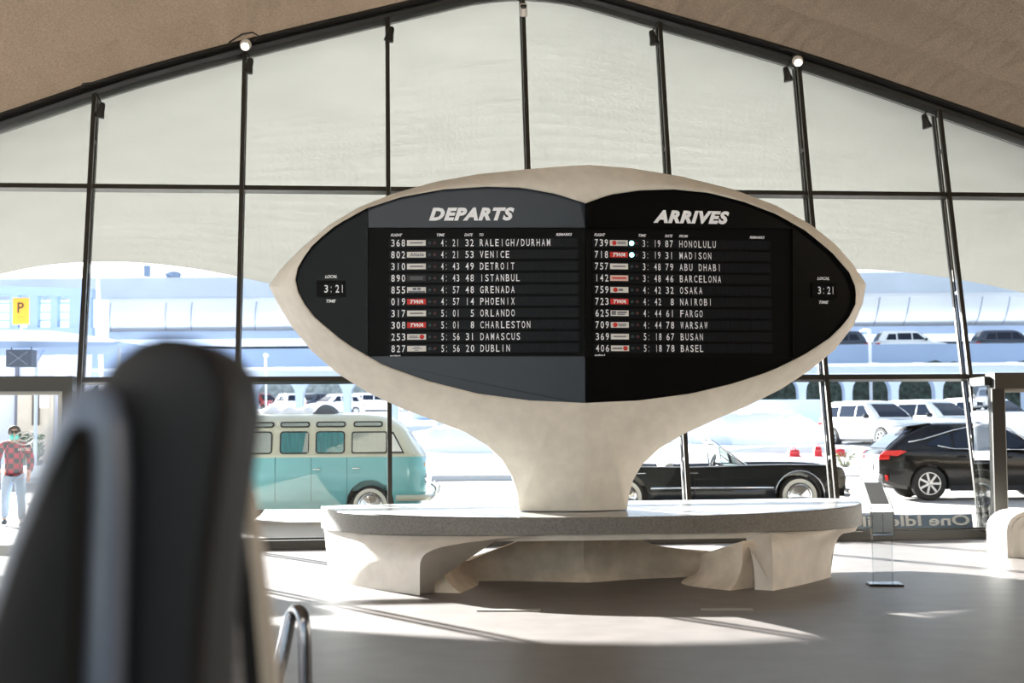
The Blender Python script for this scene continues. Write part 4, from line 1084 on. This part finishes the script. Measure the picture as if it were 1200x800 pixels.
for s in (-1, 1):
    bm = BM(); tube(bm, [(wb+.05, s*.86, .92), (wt, s*.74, kz(518))], .022, 8); obj('windscreen_pillar', bm, m_chrome, cv, True)
    bm = BM(); prism(bm, [(kx(846), .93), (kx(866), .93), (kx(843), 1.24)], lambda x, z: V((x, s*(.88-.12*(z-.92)/.45), z)), lambda x, z: V((x, s*(.87-.12*(z-.92)/.45), z))); q_ = obj('vent_window', bm, glass('car clear glass', (.82, .9, .9), 1, .1), cv)
    bm = BM(); tube(bm, [(kx(845.5), s*.88, .93), (kx(842.5), s*.79, 1.25)], .014, 6); obj('vent_frame', bm, m_chrome, cv, True)
    bm = BM(); tube(bm, [(x, s*(.985*(.9+.1*smoothstep(min(x+4.62, .86-x)/.4))+.012), .525) for x in (-4.3, -3.7)], .022, 6); obj('side_trim', bm, m_chrome, cv, True)
    bm = BM(); tube(bm, [(x, s*1.0, .525) for x in (-2.72, -.48)], .026, 6); obj('side_trim', bm, m_chrome, cv, True)
    bm = BM(); tube(bm, [(x, s*(.95*(.9+.1*smoothstep(min(x+4.62, .86-x)/.4))), interp(x, xsL, tL)+.006) for x in (-4.4, -3.9, -3.2, -2.6, -2.0, -1.4, -.8, -.3, .2, .6, .78)], .014, 6); obj('fender_trim', bm, m_chrome, cv, True)
    bm = BM(); tube(bm, [(0+.45*math.cos(R(a)), s*.995, .38+.45*math.sin(R(a))) for a in range(-5, 190, 15)], .012, 6); obj('arch_trim', bm, m_chrome, cv, True)
    for y in (.55, .78):
        bm = BM(); lathe(bm, [(.075, -.02), (.08, .015), (.06, .03)], (.855, s*y, .66), 'X', 18); obj('headlamp', bm, m_chrome, cv, True, auto=40)
    for xx in (kx(811), kx(750)):
        bm = BM(); box(bm, (xx, s*1.0, .80), (.16, .03, .025), bev=.008); obj('door_handle', bm, m_chrome, cv)
    bm = BM(); box(bm, (kx(812), s*.997, .57), (.008, .008, .62)); obj('door_seam', bm, m_dark, cv)
bm = BM(); tube(bm, [(wt, -.74, kz(518)), (wt+.03, 0, kz(516)), (wt, .74, kz(518))], .022, 8); obj('windscreen_header', bm, m_chrome, cv, True)
bm = BM(); prism(bm, [(-1, 0), (1, 0), (1, 1), (-1, 1)], lambda u, v: V((lerp(wb+.04, wt, v), u*lerp(.84, .73, v), lerp(.92, kz(518.5), v))), lambda u, v: V((lerp(wb+.03, wt-.01, v), u*lerp(.84, .73, v), lerp(.92, kz(518.5), v)))); obj('windscreen', bm, MATS['car clear glass'], cv)
bm = BM(); box(bm, (.88, 0, .42), (.14, 1.9, .16), bev=.04); obj('front_bumper', bm, m_chrome, cv, True, auto=40)
bm = BM(); box(bm, (.86, 0, .66), (.05, .9, .18), bev=.02); obj('grille', bm, m_chrome, cv)
bm = BM(); box(bm, (-1.12, 0, .86), (.35, 1.5, .12), bev=.04); obj('dashboard', bm, m_dark, cv)

# ================================================================== BEYOND THE ROAD
def sweep(name, prof, x0, x1, n, mat, label, cat, y=lambda x: 0.0, smooth=False, auto=40):
    """extrude a (y, z) profile along x"""
    bm = BM(); loft(bm, [[V((lerp(x0, x1, i/n), yy + y(lerp(x0, x1, i/n)), z)) for yy, z in prof] for i in range(n+1)])
    return tag(obj(name, bm, mat, None, smooth, auto=auto), label, cat)
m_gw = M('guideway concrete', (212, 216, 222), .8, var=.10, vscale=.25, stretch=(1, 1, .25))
gw = thing('elevated_guideway', 'long pale concrete guideway with a curved belly across the view', 'viaduct', (0, 92, 0))
def swp(name, prof, x0, x1, n, mat, par, smooth=False):
    bm = BM(); loft(bm, [[V((lerp(x0, x1, i/n), yy, z)) for yy, z in prof] for i in range(n+1)]); return obj(name, bm, mat, par, smooth, auto=40)
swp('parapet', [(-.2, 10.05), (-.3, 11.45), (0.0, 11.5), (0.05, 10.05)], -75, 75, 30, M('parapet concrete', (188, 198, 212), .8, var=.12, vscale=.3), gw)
swp('ledge', [(-.55, 9.82), (-.55, 10.06), (8, 10.06), (8, 9.82)], -75, 75, 30, m_gw, gw)
swp('belly', [(-.35, 9.83), (-.30, 9.3), (0.0, 8.6), (.55, 8.05), (1.1, 7.85), (8, 7.85), (8, 9.83)], -75, 75, 30, m_gw, gw, True)
swp('soffit_edge', [(0.35, 7.45), (.25, 7.98), (.9, 7.98), (8.5, 7.98), (8.5, 7.45)], -75, 75, 30, m_conc2, gw)
for px in [385, 300, 225, 195, 1028, 1063, 1148, 1180, 1225, 60, 130]:
    x = W(px, 360, 92).x
    bm = BM(); tube(bm, [(x+.10, -.37, 9.83), (x+.02, -.32, 9.3), (x-.06, -.02, 8.6), (x-.14, .53, 8.05)], .035, 6); obj('panel_seam', bm, M('seam concrete', (140, 150, 166), .9), gw)
for x in (-58, -6, 8, 60):
    bm = BM(); lathe(bm, [(1.0, zg(94)-.2), (1.0, 7.0), (1.6, 7.5)], (x, 4, 0), 'Z', 20); obj('pier', bm, m_conc2, gw, True, auto=40)
bm = BM(); a = W(172.5, 318, 91.9); box(bm, (a.x, 0, 11.89), (.42, .3, .75), bev=.05); tag(obj('signal_box', bm, M('signal grey', (120, 140, 168), .7)), 'small grey box standing on top of the concrete guideway', 'box').location = (0, 91.9, 0)
bm = BM(); a = W(203, 318, 91.9); lathe(bm, [(.5, 11.51), (.55, 11.72), (.3, 11.85)], (a.x, 0, 0), 'Z', 14); tag(obj('vent_cap', bm, M('signal grey', (120, 140, 168), .7)), 'low round vent cap on top of the concrete guideway', 'vent').location = (0, 91.9, 0)
# the lower road and the dark zone behind
rw = thing('road_wall', 'grey blue parapet wall of the lower road under the concrete guideway', 'wall', (0, 86, 0))
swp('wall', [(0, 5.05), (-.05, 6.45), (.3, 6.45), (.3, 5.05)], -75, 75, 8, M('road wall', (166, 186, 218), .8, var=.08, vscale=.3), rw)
swp('wall_cap', [(-.08, 5.02), (-.08, 5.22), (.4, 5.22), (.4, 5.02)], -75, 75, 4, m_conc, rw)
lr = thing('lower_road', 'concrete deck of the lower road in the dark gap under the guideway', 'road', (0, 86, 0))
swp('deck', [(.45, 5.0), (.45, 5.68), (4.6, 5.68), (4.6, 5.0)], -75, 75, 4, m_conc2, lr)
for x in (-50, -25, 0, 25, 50):
    bm = BM(); box(bm, (x, 2.5, 3.0), (1.2, 1.2, 4.2)); obj('pier', bm, m_conc2, lr)
tl = thing('dark_backdrop', 'dark backdrop added for the shade in the gap under the guideway', 'trees', (0, 142, 0))  # dark sheet added where the gap lies in shade
bm = BM(); rings = []
for i in range(121):
    x = -110+220*i/120; h = 12.0+1.5*noise.noise((x*.5, 0, 0)); d = .8*noise.noise((x*.9, 3, 0))
    rings.append([V((x, d, 2)), V((x, d-.5+.5*noise.noise((x*1.7, 1, 1)), h*.6)), V((x, d+.3, h)), V((x, 2.5, h)), V((x, 3, 2))])
loft(bm, rings); obj('foliage', bm, M('dark gap shade', (44, 54, 58), .95, var=.6, vscale=1.2), tl)
sc_ = W(1066, 400, 88.5)
car('road_car', 'small white car driving on the lower road under the guideway at the right', 'car', (sc_.x, 88.5, 5.70), 0, suv(m_wpaint, L=4.5))
sc_ = W(972, 400, 88.6)
car('road_car', 'dark car on the lower road beside the flight board tip', 'car', (sc_.x, 88.6, 5.70), PI, suv(m_bluep, L=4.5))
sc_ = W(1178, 400, 89.2)
car('road_car', 'dark car on the lower road right of the leaning mullion', 'car', (sc_.x, 88.6, 5.70), 0, suv(m_bluep, L=4.5))

# the walkway canopy on flared columns
cn = thing('walkway_canopy', 'long white walkway canopy carried on flared columns beyond the car park', 'canopy', (0, 75, 0))
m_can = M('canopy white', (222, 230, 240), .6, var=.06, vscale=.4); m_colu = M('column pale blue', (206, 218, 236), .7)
swp('roof', [(-1.2, 4.05), (-1.15, 4.3), (-.5, 4.75), (1.2, 4.9), (1.4, 4.05)], -45, 45, 40, m_can, cn, True)
bm = BM(); tube(bm, [(x, -.75, 4.72) for x in (-45, 0, 45)], .09, 8); obj('edge_pipe', bm, m_snow, cn, True)
for px in (1019, 1071, 960, 1180, 330):
    x = W(px, 425, 75).x; bm = BM(); box(bm, (x, -.75, 4.76), (.6, .22, .16), bev=.05); obj('pipe_joint', bm, m_snow, cn)
for px in (-12, 45, 100, 155, 187, 242, 297, 351.5, 407, 462, 516, 570, 625, 680, 735, 790, 829, 883, 939, 993, 1047, 1098.5, 1149, 1203, 1257):
    x = W(px, 470, 75).x; hw = .19; b = zg(75)-.1
    bm = BM(); L_ = [(-hw, b), (-hw, 3.35), (-hw-.05, 3.65), (-hw-.2, 3.9), (-hw-.55, 4.06)]
    poly = L_ + [(-p, q) for p, q in L_[::-1]]
    prism(bm, poly, lambda u, z: V((x+u, -.35, z)), lambda u, z: V((x+u, .35, z))); obj('column', bm, m_colu, cn)
# hedge behind the canopy, right
m_hedge = M('hedge', (38, 50, 42), .95, var=.0)
def leafy(name):
    m = bpy.data.materials.new(name); m.use_nodes = True; n = m.node_tree; b = n.nodes['Principled BSDF']; b.inputs['Roughness'].default_value = .95
    tc = n.nodes.new('ShaderNodeTexCoord'); v = n.nodes.new('ShaderNodeTexNoise'); v.inputs['Scale'].default_value = 3.2; v.inputs['Detail'].default_value = 8; v.inputs['Roughness'].default_value = .75
    n.links.new(tc.outputs['Object'], v.inputs[0]); r = n.nodes.new('ShaderNodeValToRGB'); e = r.color_ramp.elements
    e[0].position = .36; e[0].color = (*lin((18, 26, 24)), 1); e[1].position = .56; e[1].color = (*lin((70, 84, 76)), 1)
    q = e.new(.68); q.color = (*lin((98, 112, 108)), 1); q = e.new(.72); q.color = (*lin((235, 240, 245)), 1)
    n.links.new(v.outputs[0], r.inputs[0]); n.links.new(r.outputs[0], b.inputs['Base Color']); return m
m_leaf2 = leafy('snowy hedge')
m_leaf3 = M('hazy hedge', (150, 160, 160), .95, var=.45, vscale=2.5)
def hedge(x0, x1, y, z0, z1, label, seed, mat=None):
    bm = BM(); rings = []
    n = int((x1-x0)/.35); prof = 10
    for i in range(n+1):
        x = lerp(x0, x1, i/n); ring = []
        for j in range(prof+1):
            z = lerp(z0, z1, j/prof); ring.append(V((x, y+.5*noise.noise((x*1.1, z*1.1, seed))+.3*noise.noise((x*3, z*3, seed)), z+(0.35*noise.noise((x, 5, seed)) if j == prof else 0))))
        ring += [V((x, y+2, z1)), V((x, y+2, z0))]
        rings.append(ring)
    loft(bm, rings); return tag(obj('hedge', bm, mat or m_leaf2, None, True, auto=60), label, 'hedge')
a, b = W(770, 460, 79).x, W(1290, 460, 79).x
hedge(a, b, 79, zg(79)-.1, 5.0, 'dark evergreen hedge with snow specks behind the canopy columns at the right', 1.0)
a, b = W(180, 460, 132).x, W(520, 460, 132).x
hedge(a, b, 132, zg(132)-.1, 7.5, 'grey green hedge behind the cars in the far left lot', 9.0, m_leaf3)

# snow banks, barrier, cones
def bank(x0, x1, y0, y1, h, label, seed, nx=60):
    o = lumpy('snow_bank', label, 'snow bank', x0, x1, y0, y1, lambda u, v, a, b: zg(lerp(y0, y1, v))-.05 + h*min(1, bump(u, v)*1.15)*(1+.16*a+.06*b), m_snow, nx, 14, seed); return o
bank(W(760, 500, 61).x, W(966, 500, 61).x, 58.6, 62.4, 1.35, 'long high snow bank behind the open convertible', 2.0, 80)
bank(W(835, 520, 54).x, W(1000, 520, 54).x, 53.2, 54.4, .30, 'low ridge of ploughed snow along the road above the convertible bonnet', 4.0)
bank(W(470, 520, 56).x, W(612, 520, 56).x, 54.5, 58, .95, 'rounded snow bank between the camper van and the board pedestal', 6.0)
bank(W(-40, 500, 42).x, W(75, 500, 42).x, 42.8, 43.3, .5, 'low snow bank behind the person at the left door', 8.0)
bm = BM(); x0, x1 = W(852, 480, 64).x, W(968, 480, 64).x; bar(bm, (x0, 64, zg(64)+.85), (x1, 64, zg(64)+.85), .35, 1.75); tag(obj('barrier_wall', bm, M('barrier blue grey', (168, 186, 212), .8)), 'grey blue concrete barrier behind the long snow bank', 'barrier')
bm = BM(); a = W(829, 500, 59.1); prism(bm, [(-.8, 0), (.9, 0), (.75, .35), (.35, .45), (.5, .95), (.25, .95), (0.05, .5), (-.6, .4)], lambda x, z: V((a.x+x, 58.1, zg(58)+z)), lambda x, z: V((a.x+x, 58.35, zg(58)+z))); tag(obj('plough_blade', bm, M('blade grey', (196, 206, 220), .7)), 'pale grey plough-like piece against the left end of the snow bank', 'equipment')
for px, pt, pb, lb in ((930.5, 526.5, 539, 'red plastic traffic drum left of the two by the mullion'), (958.5, 523, 545, 'tall red traffic post between the two red drums'), (984, 526, 542, 'red plastic traffic drum right of the mullion')):
    Y = 51.0; p = W(px, pb, Y); zb_ = zg(Y); h = W(px, pt, Y).z - zb_
    t = thing('traffic_drum', lb, 'traffic drum', (p.x, Y, zb_))
    bm = BM()
    r_ = .22 if 'tall' not in lb else .16
    lathe(bm, [(r_*1.2, 0), (r_*1.2, .05), (r_, .06), (r_*.95, h*.5), (r_*.85, h*.9), (r_*.6, h)], (0, 0, 0), 'Z', 16); obj('drum', bm, M('traffic red', (196, 24, 36), .5), t, True, auto=40)
    bm = BM(); lathe(bm, [(r_*1.01, h*.55), (r_*.98, h*.7)], (0, 0, 0), 'Z', 16); obj('reflective_band', bm, M('band pale', (214, 84, 88), .4), t, True)
    bm = BM(); tube(bm, [(-.06, 0, h-.02), (-.05, 0, h+.07), (.05, 0, h+.07), (.06, 0, h-.02)], .018, 6); obj('handle', bm, M('traffic red', (196, 24, 36), .5), t)
# dry shrub by the kerb
def shrub(px, py, Y, h, label, nm='shrub', col=(150, 150, 110), n=60, spread=.5, z=None):
    p = W(px, py, Y); z = zg(Y) if z is None else z
    t = thing(nm, label, 'plant', (p.x, Y, z)); bm = BM(); rnd = random.Random(int(px*7))
    for k in range(n):
        a = rnd.random()*2*PI; r_ = rnd.random()**.5*spread; zz = h*(.25+.75*rnd.random()); c = V((r_*math.cos(a), r_*math.sin(a), zz))
        s = h*.13; u = V((rnd.uniform(-1, 1), rnd.uniform(-1, 1), rnd.uniform(-.3, 1))).normalized(); w_ = u.orthogonal().normalized()
        vs = [bm.verts.new(c+q) for q in (u*s, w_*s*.4, -u*s, -w_*s*.4)]; bm.faces.new(vs)
        tube(bm, [(0, 0, 0), c*.6, c], .006, 3)
    obj('foliage', bm, M('leaf '+nm+str(col), col, .8, var=.4, vscale=9), t); return t
shrub(990, 545, 46, .5, 'dry yellow green shrub at the kerb left of the black crossover', spread=.45)
# white box body at the far right, seen through the right door
cb_ = ground_at(1196, 53)
t = thing('cargo_box', 'snow white cargo box with a blue end seen through the right door', 'cargo box', cb_, R(-8))
bm = BM(); box(bm, (-.35, 0, .85), (1.15, 1.4, 1.3), bev=.05); obj('box', bm, m_wpaint, t)
bm = BM(); box(bm, (.32, 0, .85), (.2, 1.38, 1.28), bev=.03); obj('end_panel', bm, M('navy', (58, 70, 120), .5), t)
for x in (-.7, .1):
    for s in (-1, 1): obj('wheel', tyre(BM(), .2, .14, (x, s*.6, .2)), m_tyre, t, True, auto=40)

# ---- left: car park lattice, sign, canopy, shop
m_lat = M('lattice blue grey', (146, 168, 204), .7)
pk = thing('parking_structure', 'blue grey open-sided parking structure with white bays behind the yellow sign', 'building', (0, 70, 0))
X = lambda px: W(px, 360, 70).x
Z = lambda py: W(40, py, 70).z
for p0, p1, zt_ in ((-60, -42, 338), (-14, -6, 339), (13, 23, 340), (34, 46, 341), (61, 69, 342), (83, 108, 343)):
    bm = BM(); box(bm, ((X(p0)+X(p1))/2, 0, (Z(395)+Z(zt_))/2), (X(p1)-X(p0), .5, Z(zt_)-Z(395))); obj('post', bm, m_lat, pk)
bm = BM(); bar(bm, (X(-60), 0, Z(338)), (X(110), 0, Z(344)), .6, .42); obj('top_beam', bm, m_lat, pk)
bm = BM(); bar(bm, (X(-60), 0, Z(390)), (X(110), 0, Z(390)), .6, .5); obj('bottom_beam', bm, m_lat, pk)
for py in (355, 365.5, 375):
    bm = BM(); bar(bm, (X(-60), .1, Z(py)), (X(83), .1, Z(py)), .12, .08); obj('rail', bm, m_lat, pk)
bm = BM(); box(bm, ((X(-60)+X(100))/2, 4, (Z(340)+Z(395))/2), (X(100)-X(-60), .3, 2.0)); obj('back_wall', bm, m_snow, pk)
for p0 in (50, 73):
    bm = BM(); tube(bm, [(X(p0), .05, Z(352)), (X(p0+10), .05, Z(344))], .03, 5); obj('brace', bm, m_lat, pk)
for p0 in (-55, -10, 40, 98):
    bm = BM(); box(bm, (X(p0), .5, Z(395)/2+.3), (.5, .5, Z(395)-.6)); obj('leg', bm, m_lat, pk)
YC = 45
cp_ = thing('entrance_canopy', 'snow covered entrance canopy with a blue fascia at the left', 'canopy', (0, YC, 0))
Xc = lambda px: W(px, 400, YC).x
Zc = lambda py: W(40, py, YC).z
bm = BM(); prism(bm, [(Xc(-90), Zc(411)), (Xc(92), Zc(410)), (Xc(150), Zc(408)), (Xc(158), Zc(404)), (Xc(-90), Zc(401))], lambda x, z: V((x, -1.5, z)), lambda x, z: V((x, 3, z))); obj('fascia', bm, m_lat, cp_)
bm = BM(); prism(bm, [(Xc(-90), Zc(401)), (Xc(150), Zc(405)), (Xc(140), Zc(400)), (Xc(110), Zc(395.5)), (Xc(80), Zc(391.5)), (Xc(20), Zc(390)), (Xc(-90), Zc(389))], lambda x, z: V((x, -1.6, z)), lambda x, z: V((x, 2.9, z))); obj('snow_cap', bm, m_snow, cp_)
for p0 in (43, -60, 140):
    bm = BM(); tube(bm, [(Xc(p0), 0, 0), (Xc(p0), 0, Zc(409))], .06, 8); obj('post', bm, m_conc, cp_)
bm = BM(); tube(bm, [(Xc(52), 0, Zc(410)), (Xc(43), 0, Zc(425))], .03, 6); obj('strut', bm, m_lat, cp_)
bx = W(25, 420, 43.2)
t = thing('hanging_box', 'dark grey hanging box with a crossed frame under the left canopy', 'speaker box', (bx.x, 43.2, bx.z))
bm = BM(); box(bm, (0, 0, 0), (.78, .5, .52), bev=.02); obj('case', bm, M('box grey', (74, 84, 100), .7), t)
for s in (-1, 1):
    bm = BM(); tube(bm, [(-.28*s, -.26, -.2), (.28*s, -.26, .2)], .018, 6); obj('cross_bar', bm, M('cross grey', (120, 132, 150), .7), t)
    bm = BM(); tube(bm, [(.3*s, 0, .26), (.3*s, 0, Zc(411)-bx.z+.02)], .02, 6); obj('hanger', bm, m_black, t)
sg = W(24.5, 364.5, 46.3)
t = thing('parking_sign', 'yellow parking sign with a dark letter P above the left canopy', 'sign', (sg.x, 46.3, sg.z))
sw, sh = .265, .43
bm = BM(); prism(bm, rrect(-sw, sw, -sh, sh, .02), lambda x, z: V((x, -.02, z)), lambda x, z: V((x, .03, z))); obj('board', bm, M('sign yellow', (236, 152, 40), .5), t)
bm = BM(); put(bm, 'P', lambda x, z: V((x, -.026, z)), -.11, .11, -.06, .29, .02); obj('letter', bm, M('sign brown', (70, 54, 30), .6), t)
for z_ in (-.20, -.30):
    bm = BM(); box(bm, (0, -.024, z_), (.26, .004, .035)); obj('text_line', bm, M('sign ochre', (220, 140, 40), .6), t)
bm = BM(); tube(bm, [(0, .06, .3), (0, .06, Zc(387.5)-sg.z)], .03, 8); obj('post', bm, m_conc, t)
lp = W(119, 440, 50)
t = thing('light_pole', 'slim white leaning light pole between the two leftmost mullions', 'light pole', (lp.x, 50, zg(50)))
tp = W(114.5, 316, 50)-t.location
bm = BM(); tube(bm, [(.1, 0, 0), (0, 0, lp.z-t.location.z), tp], [.09, .085, .06], 10); obj('shaft', bm, m_snow, t, True)
bm = BM(); lathe(bm, [(.07, 0), (.08, .03), (.03, .08)], tp, 'Z', 12); obj('cap', bm, m_snow, t, True)
lq = W(1020, 430, 77.6)
t = thing('street_lamp', 'white street lamp with a short arm right of the flight board', 'street lamp', (lq.x, 77.6, zg(77.6)))
tz = W(1019, 386, 77.6)-t.location; az = W(1011.5, 386.5, 77.6)-t.location
bm = BM(); tube(bm, [(0, 0, 0), tz], .09, 8); obj('shaft', bm, m_snow, t, True)
bm = BM(); tube(bm, [tz, az], .07, 8); obj('arm', bm, m_snow, t, True)
bm = BM(); box(bm, az+V((.1, 0, -.05)), (.5, .25, .1), bev=.03); obj('lamp_head', bm, m_snow, t)
lq = W(315.5, 470, 74)
t = thing('street_lamp', 'thin white post in front of the red SUV in the far left lot', 'street lamp', (lq.x, 73, zg(73)))
bm = BM(); tube(bm, [(0, 0, 0), (0, 0, 4.0)], .06, 8); obj('shaft', bm, m_snow, t, True)
bm = BM(); lathe(bm, [(.06, 3.95), (.14, 4.0), (.14, 4.1), (.05, 4.18)], (0, 0, 0), 'Z', 10); obj('lamp_head', bm, m_snow, t, True)
# shop front
YS = 50
Xs = lambda px: W(px, 470, YS).x
Zs = lambda py: W(30, py, YS).z
sh_ = thing('shop_building', 'pale building with a tan shop front behind the left door', 'building', (0, YS, 0))
bm = BM(); box(bm, ((Xs(-110)+Xs(88))/2, 1.0, Zs(408)/2), (Xs(88)-Xs(-110), 2, Zs(408))); obj('wall', bm, M('lilac wall', (196, 198, 212), .8, var=.05, vscale=.5), sh_)
bm = BM(); box(bm, ((Xs(21)+Xs(64))/2, -.05, (Zs(456)+.1)/2), (Xs(64)-Xs(21), .2, Zs(456)-.1)); sf = obj('shop_front', bm, M('tan front', (206, 190, 170), .7, var=.12, vscale=2), sh_)
bm = BM(); box(bm, (Xs(44), -.17, Zs(475)/1.0-.1), (.26, .06, 1.2)); obj('dark_doorway', bm, M('doorway', (70, 58, 52), .7), sh_)
bm = BM(); box(bm, (Xs(53), -.17, Zs(470)), (.4, .05, .5)); obj('poster', bm, M('poster pale', (232, 216, 204), .7), sh_)
bm = BM(); box(bm, (Xs(72), -.05, Zs(428)), (.45, .12, 1.0)); obj('window', bm, M('pale window', (236, 242, 250), .2), sh_)
bm = BM(); box(bm, (Xs(20.5), -.06, Zs(470)), (.10, .2, 2.6)); obj('pilaster', bm, M('dark post', (90, 92, 104), .7), sh_)
for px, lb in ((28.5, 'bushy potted plant left of the dark doorway behind the person'), (44, 'bushy potted plant right of the dark doorway behind the person')):
    t = shrub(px, 480, 47.5, .95, lb, 'potted_plant', (92, 112, 84), 90, .22, zg(47.5)+.25)
    bm = BM(); lathe(bm, [(.16, -.28), (.22, .08), (.2, .08), (.18, .02)], (0, 0, 0), 'Z', 14); obj('pot', bm, M('pot grey', (120, 112, 106), .7), t, True, auto=40)

# ================================================================== PERSON
PX, PY = W(16, 560, 24.9).x, 24.9
pr = thing('person', 'person in a red plaid jacket, sunglasses and teal mask walking outside the left door', 'person', (PX, PY, -0.02), R(18))
def skin(name, pts, edges, mat, par, sub=2, root=0):
    me = bpy.data.meshes.new(name); me.from_pydata([p[:3] for p in pts], edges, [])
    o = bpy.data.objects.new(name, me); COL.objects.link(o)
    o.modifiers.new('s', 'SKIN'); sd = o.modifiers.new('d', 'SUBSURF'); sd.levels = sub; sd.render_levels = sub
    for i, p in enumerate(pts):
        r_ = p[3]; me.skin_vertices[0].data[i].radius = (r_, p[4] if len(p) > 4 else r_); me.skin_vertices[0].data[i].use_root = (i == root)
    m2 = evalmesh(o); bpy.data.objects.remove(o); m2.name = name
    return obj(name, m2, mat, par, True)
# walking towards the viewer's right: facing -y
J = [(0, 0, .94, .13, .11), (0, 0, 1.12, .125, .10), (0, 0, 1.32, .16, .11), (0, .01, 1.44, .10, .08), (0, .0, 1.50, .055), (0, -.01, 1.58, .085, .10), (0, -.01, 1.66, .082, .10), (0, 0, 1.715, .05, .06),
     (.10, 0, .90, .095), (.13, -.16, .50, .065), (.15, -.20, .12, .045), (.16, -.30, .05, .04),
     (-.10, 0, .90, .095), (-.13, .08, .50, .065), (-.15, .26, .14, .045), (-.16, .17, .05, .04),
     (.20, .01, 1.40, .062), (.27, .05, 1.13, .05), (.25, -.10, .92, .038), (.25, -.14, .86, .035),
     (-.20, .01, 1.40, .062), (-.27, -.02, 1.13, .05), (-.24, -.18, .95, .038), (-.24, -.22, .89, .035)]
ED = [(0, 1), (1, 2), (2, 3), (3, 4), (4, 5), (5, 6), (6, 7), (0, 8), (8, 9), (9, 10), (10, 11), (0, 12), (12, 13), (13, 14), (14, 15), (3, 16), (16, 17), (17, 18), (18, 19), (3, 20), (20, 21), (21, 22), (22, 23)]
for b_, sx in ((19, 1), (23, -1)):                          # five fingers on each hand
    bx_, by_, bz_ = J[b_][:3]
    for k in range(4):
        i = len(J); J += [(bx_+sx*(k-1.5)*.012, by_-.012*k-.01, bz_-.05, .010), (bx_+sx*(k-1.5)*.013-sx*.01, by_-.012*k-.02, bz_-.085-.006*(k in (1, 2)), .008)]; ED += [(b_, i), (i, i+1)]
    i = len(J); J += [(bx_-sx*.02, by_-.045, bz_-.02, .011), (bx_-sx*.028, by_-.06, bz_-.05, .009)]; ED += [(b_, i), (i, i+1)]
m_skin = M('skin', (206, 160, 138), .6)
skin('body', J, ED, m_skin, pr)
def plaid():
    m = bpy.data.materials.new('red plaid'); m.use_nodes = True; n = m.node_tree; b = n.nodes['Principled BSDF']; b.inputs['Roughness'].default_value = .9
    tc = n.nodes.new('ShaderNodeTexCoord'); ck = n.nodes.new('ShaderNodeTexChecker'); ck.inputs['Scale'].default_value = 11
    ck.inputs['Color1'].default_value = (*lin((150, 14, 36)), 1); ck.inputs['Color2'].default_value = (*lin((14, 5, 9)), 1)
    n.links.new(tc.outputs['Object'], ck.inputs[0]); n.links.new(ck.outputs[0], b.inputs['Base Color']); return m
skin('jacket', [(0, 0, .80, .185, .15), (0, 0, 1.12, .16, .135), (0, 0, 1.32, .19, .14), (0, .01, 1.455, .11, .09), (0, 0, 1.49, .08, .08), (.215, .01, 1.40, .085), (.285, .05, 1.13, .072), (.26, -.09, .93, .055), (-.215, .01, 1.40, .085), (-.285, -.02, 1.13, .072), (-.25, -.165, .965, .055)],
     [(0, 1), (1, 2), (2, 3), (3, 4), (3, 5), (5, 6), (6, 7), (3, 8), (8, 9), (9, 10)], plaid(), pr)
skin('jeans', [(0, 0, .98, .15, .125), (.10, 0, .84, .11), (.13, -.16, .50, .085), (.15, -.20, .10, .068), (-.10, 0, .84, .11), (-.13, .08, .50, .085), (-.15, .26, .13, .068)], [(0, 1), (1, 2), (2, 3), (0, 4), (4, 5), (5, 6)], M('hazed jeans', (150, 166, 186), .9), pr)  # haze on the door glass put into the colour of dark jeans
for s, y, z in ((1, -.20, 0), (-1, .26, .02)):
    bm = BM(); lathe(bm, [(.001, -.02), (.05, -.01), (.058, .08), (.05, .18), (.035, .25), (.001, .28)], (0, 0, 0), 'Y', 14)
    for v in bm.verts: v.co = V((s*.155+v.co.x, y+.08-v.co.y, max(0, .045+v.co.z)+z))
    obj('shoe', bm, M('shoe', (60, 62, 70), .7), pr, True)
bm = BM(); bmesh.ops.create_uvsphere(bm, u_segments=20, v_segments=14, radius=1)
for v in bm.verts:
    x, y, z = v.co; k = 1.0 if (y > -.35 or z > .45) else .80
    v.co = V((x*.108*k, .015+y*.125*k, 1.65+z*.105))
obj('hair', bm, M('dark hair', (52, 34, 34), .8), pr, True)
bm = BM(); bmesh.ops.create_uvsphere(bm, u_segments=18, v_segments=12, radius=1)
for v in bm.verts: v.co = V((v.co.x*.08, -.065+v.co.y*.075, 1.555+v.co.z*.062))
obj('face_mask', bm, M('teal mask', (96, 196, 190), .8), pr, True)
bm = BM()
for s in (-1, 1):
    lathe(bm, [(.03, -.008), (.034, 0), (.02, .008)], (s*.037, -.122, 1.635), 'Y', 14)
tube(bm, [(-.085, -.02, 1.645), (-.075, -.11, 1.645), (-.04, -.126, 1.642), (.04, -.126, 1.642), (.075, -.11, 1.645), (.085, -.02, 1.645)], .007, 6); obj('sunglasses', bm, M('dark lens', (16, 16, 18), .1), pr, True)
bm = BM(); bmesh.ops.create_uvsphere(bm, u_segments=10, v_segments=8, radius=1)
for v in bm.verts: v.co = V((v.co.x*.014, -.122+v.co.y*.02, 1.60+v.co.z*.026))
obj('nose', bm, m_skin, pr, True)
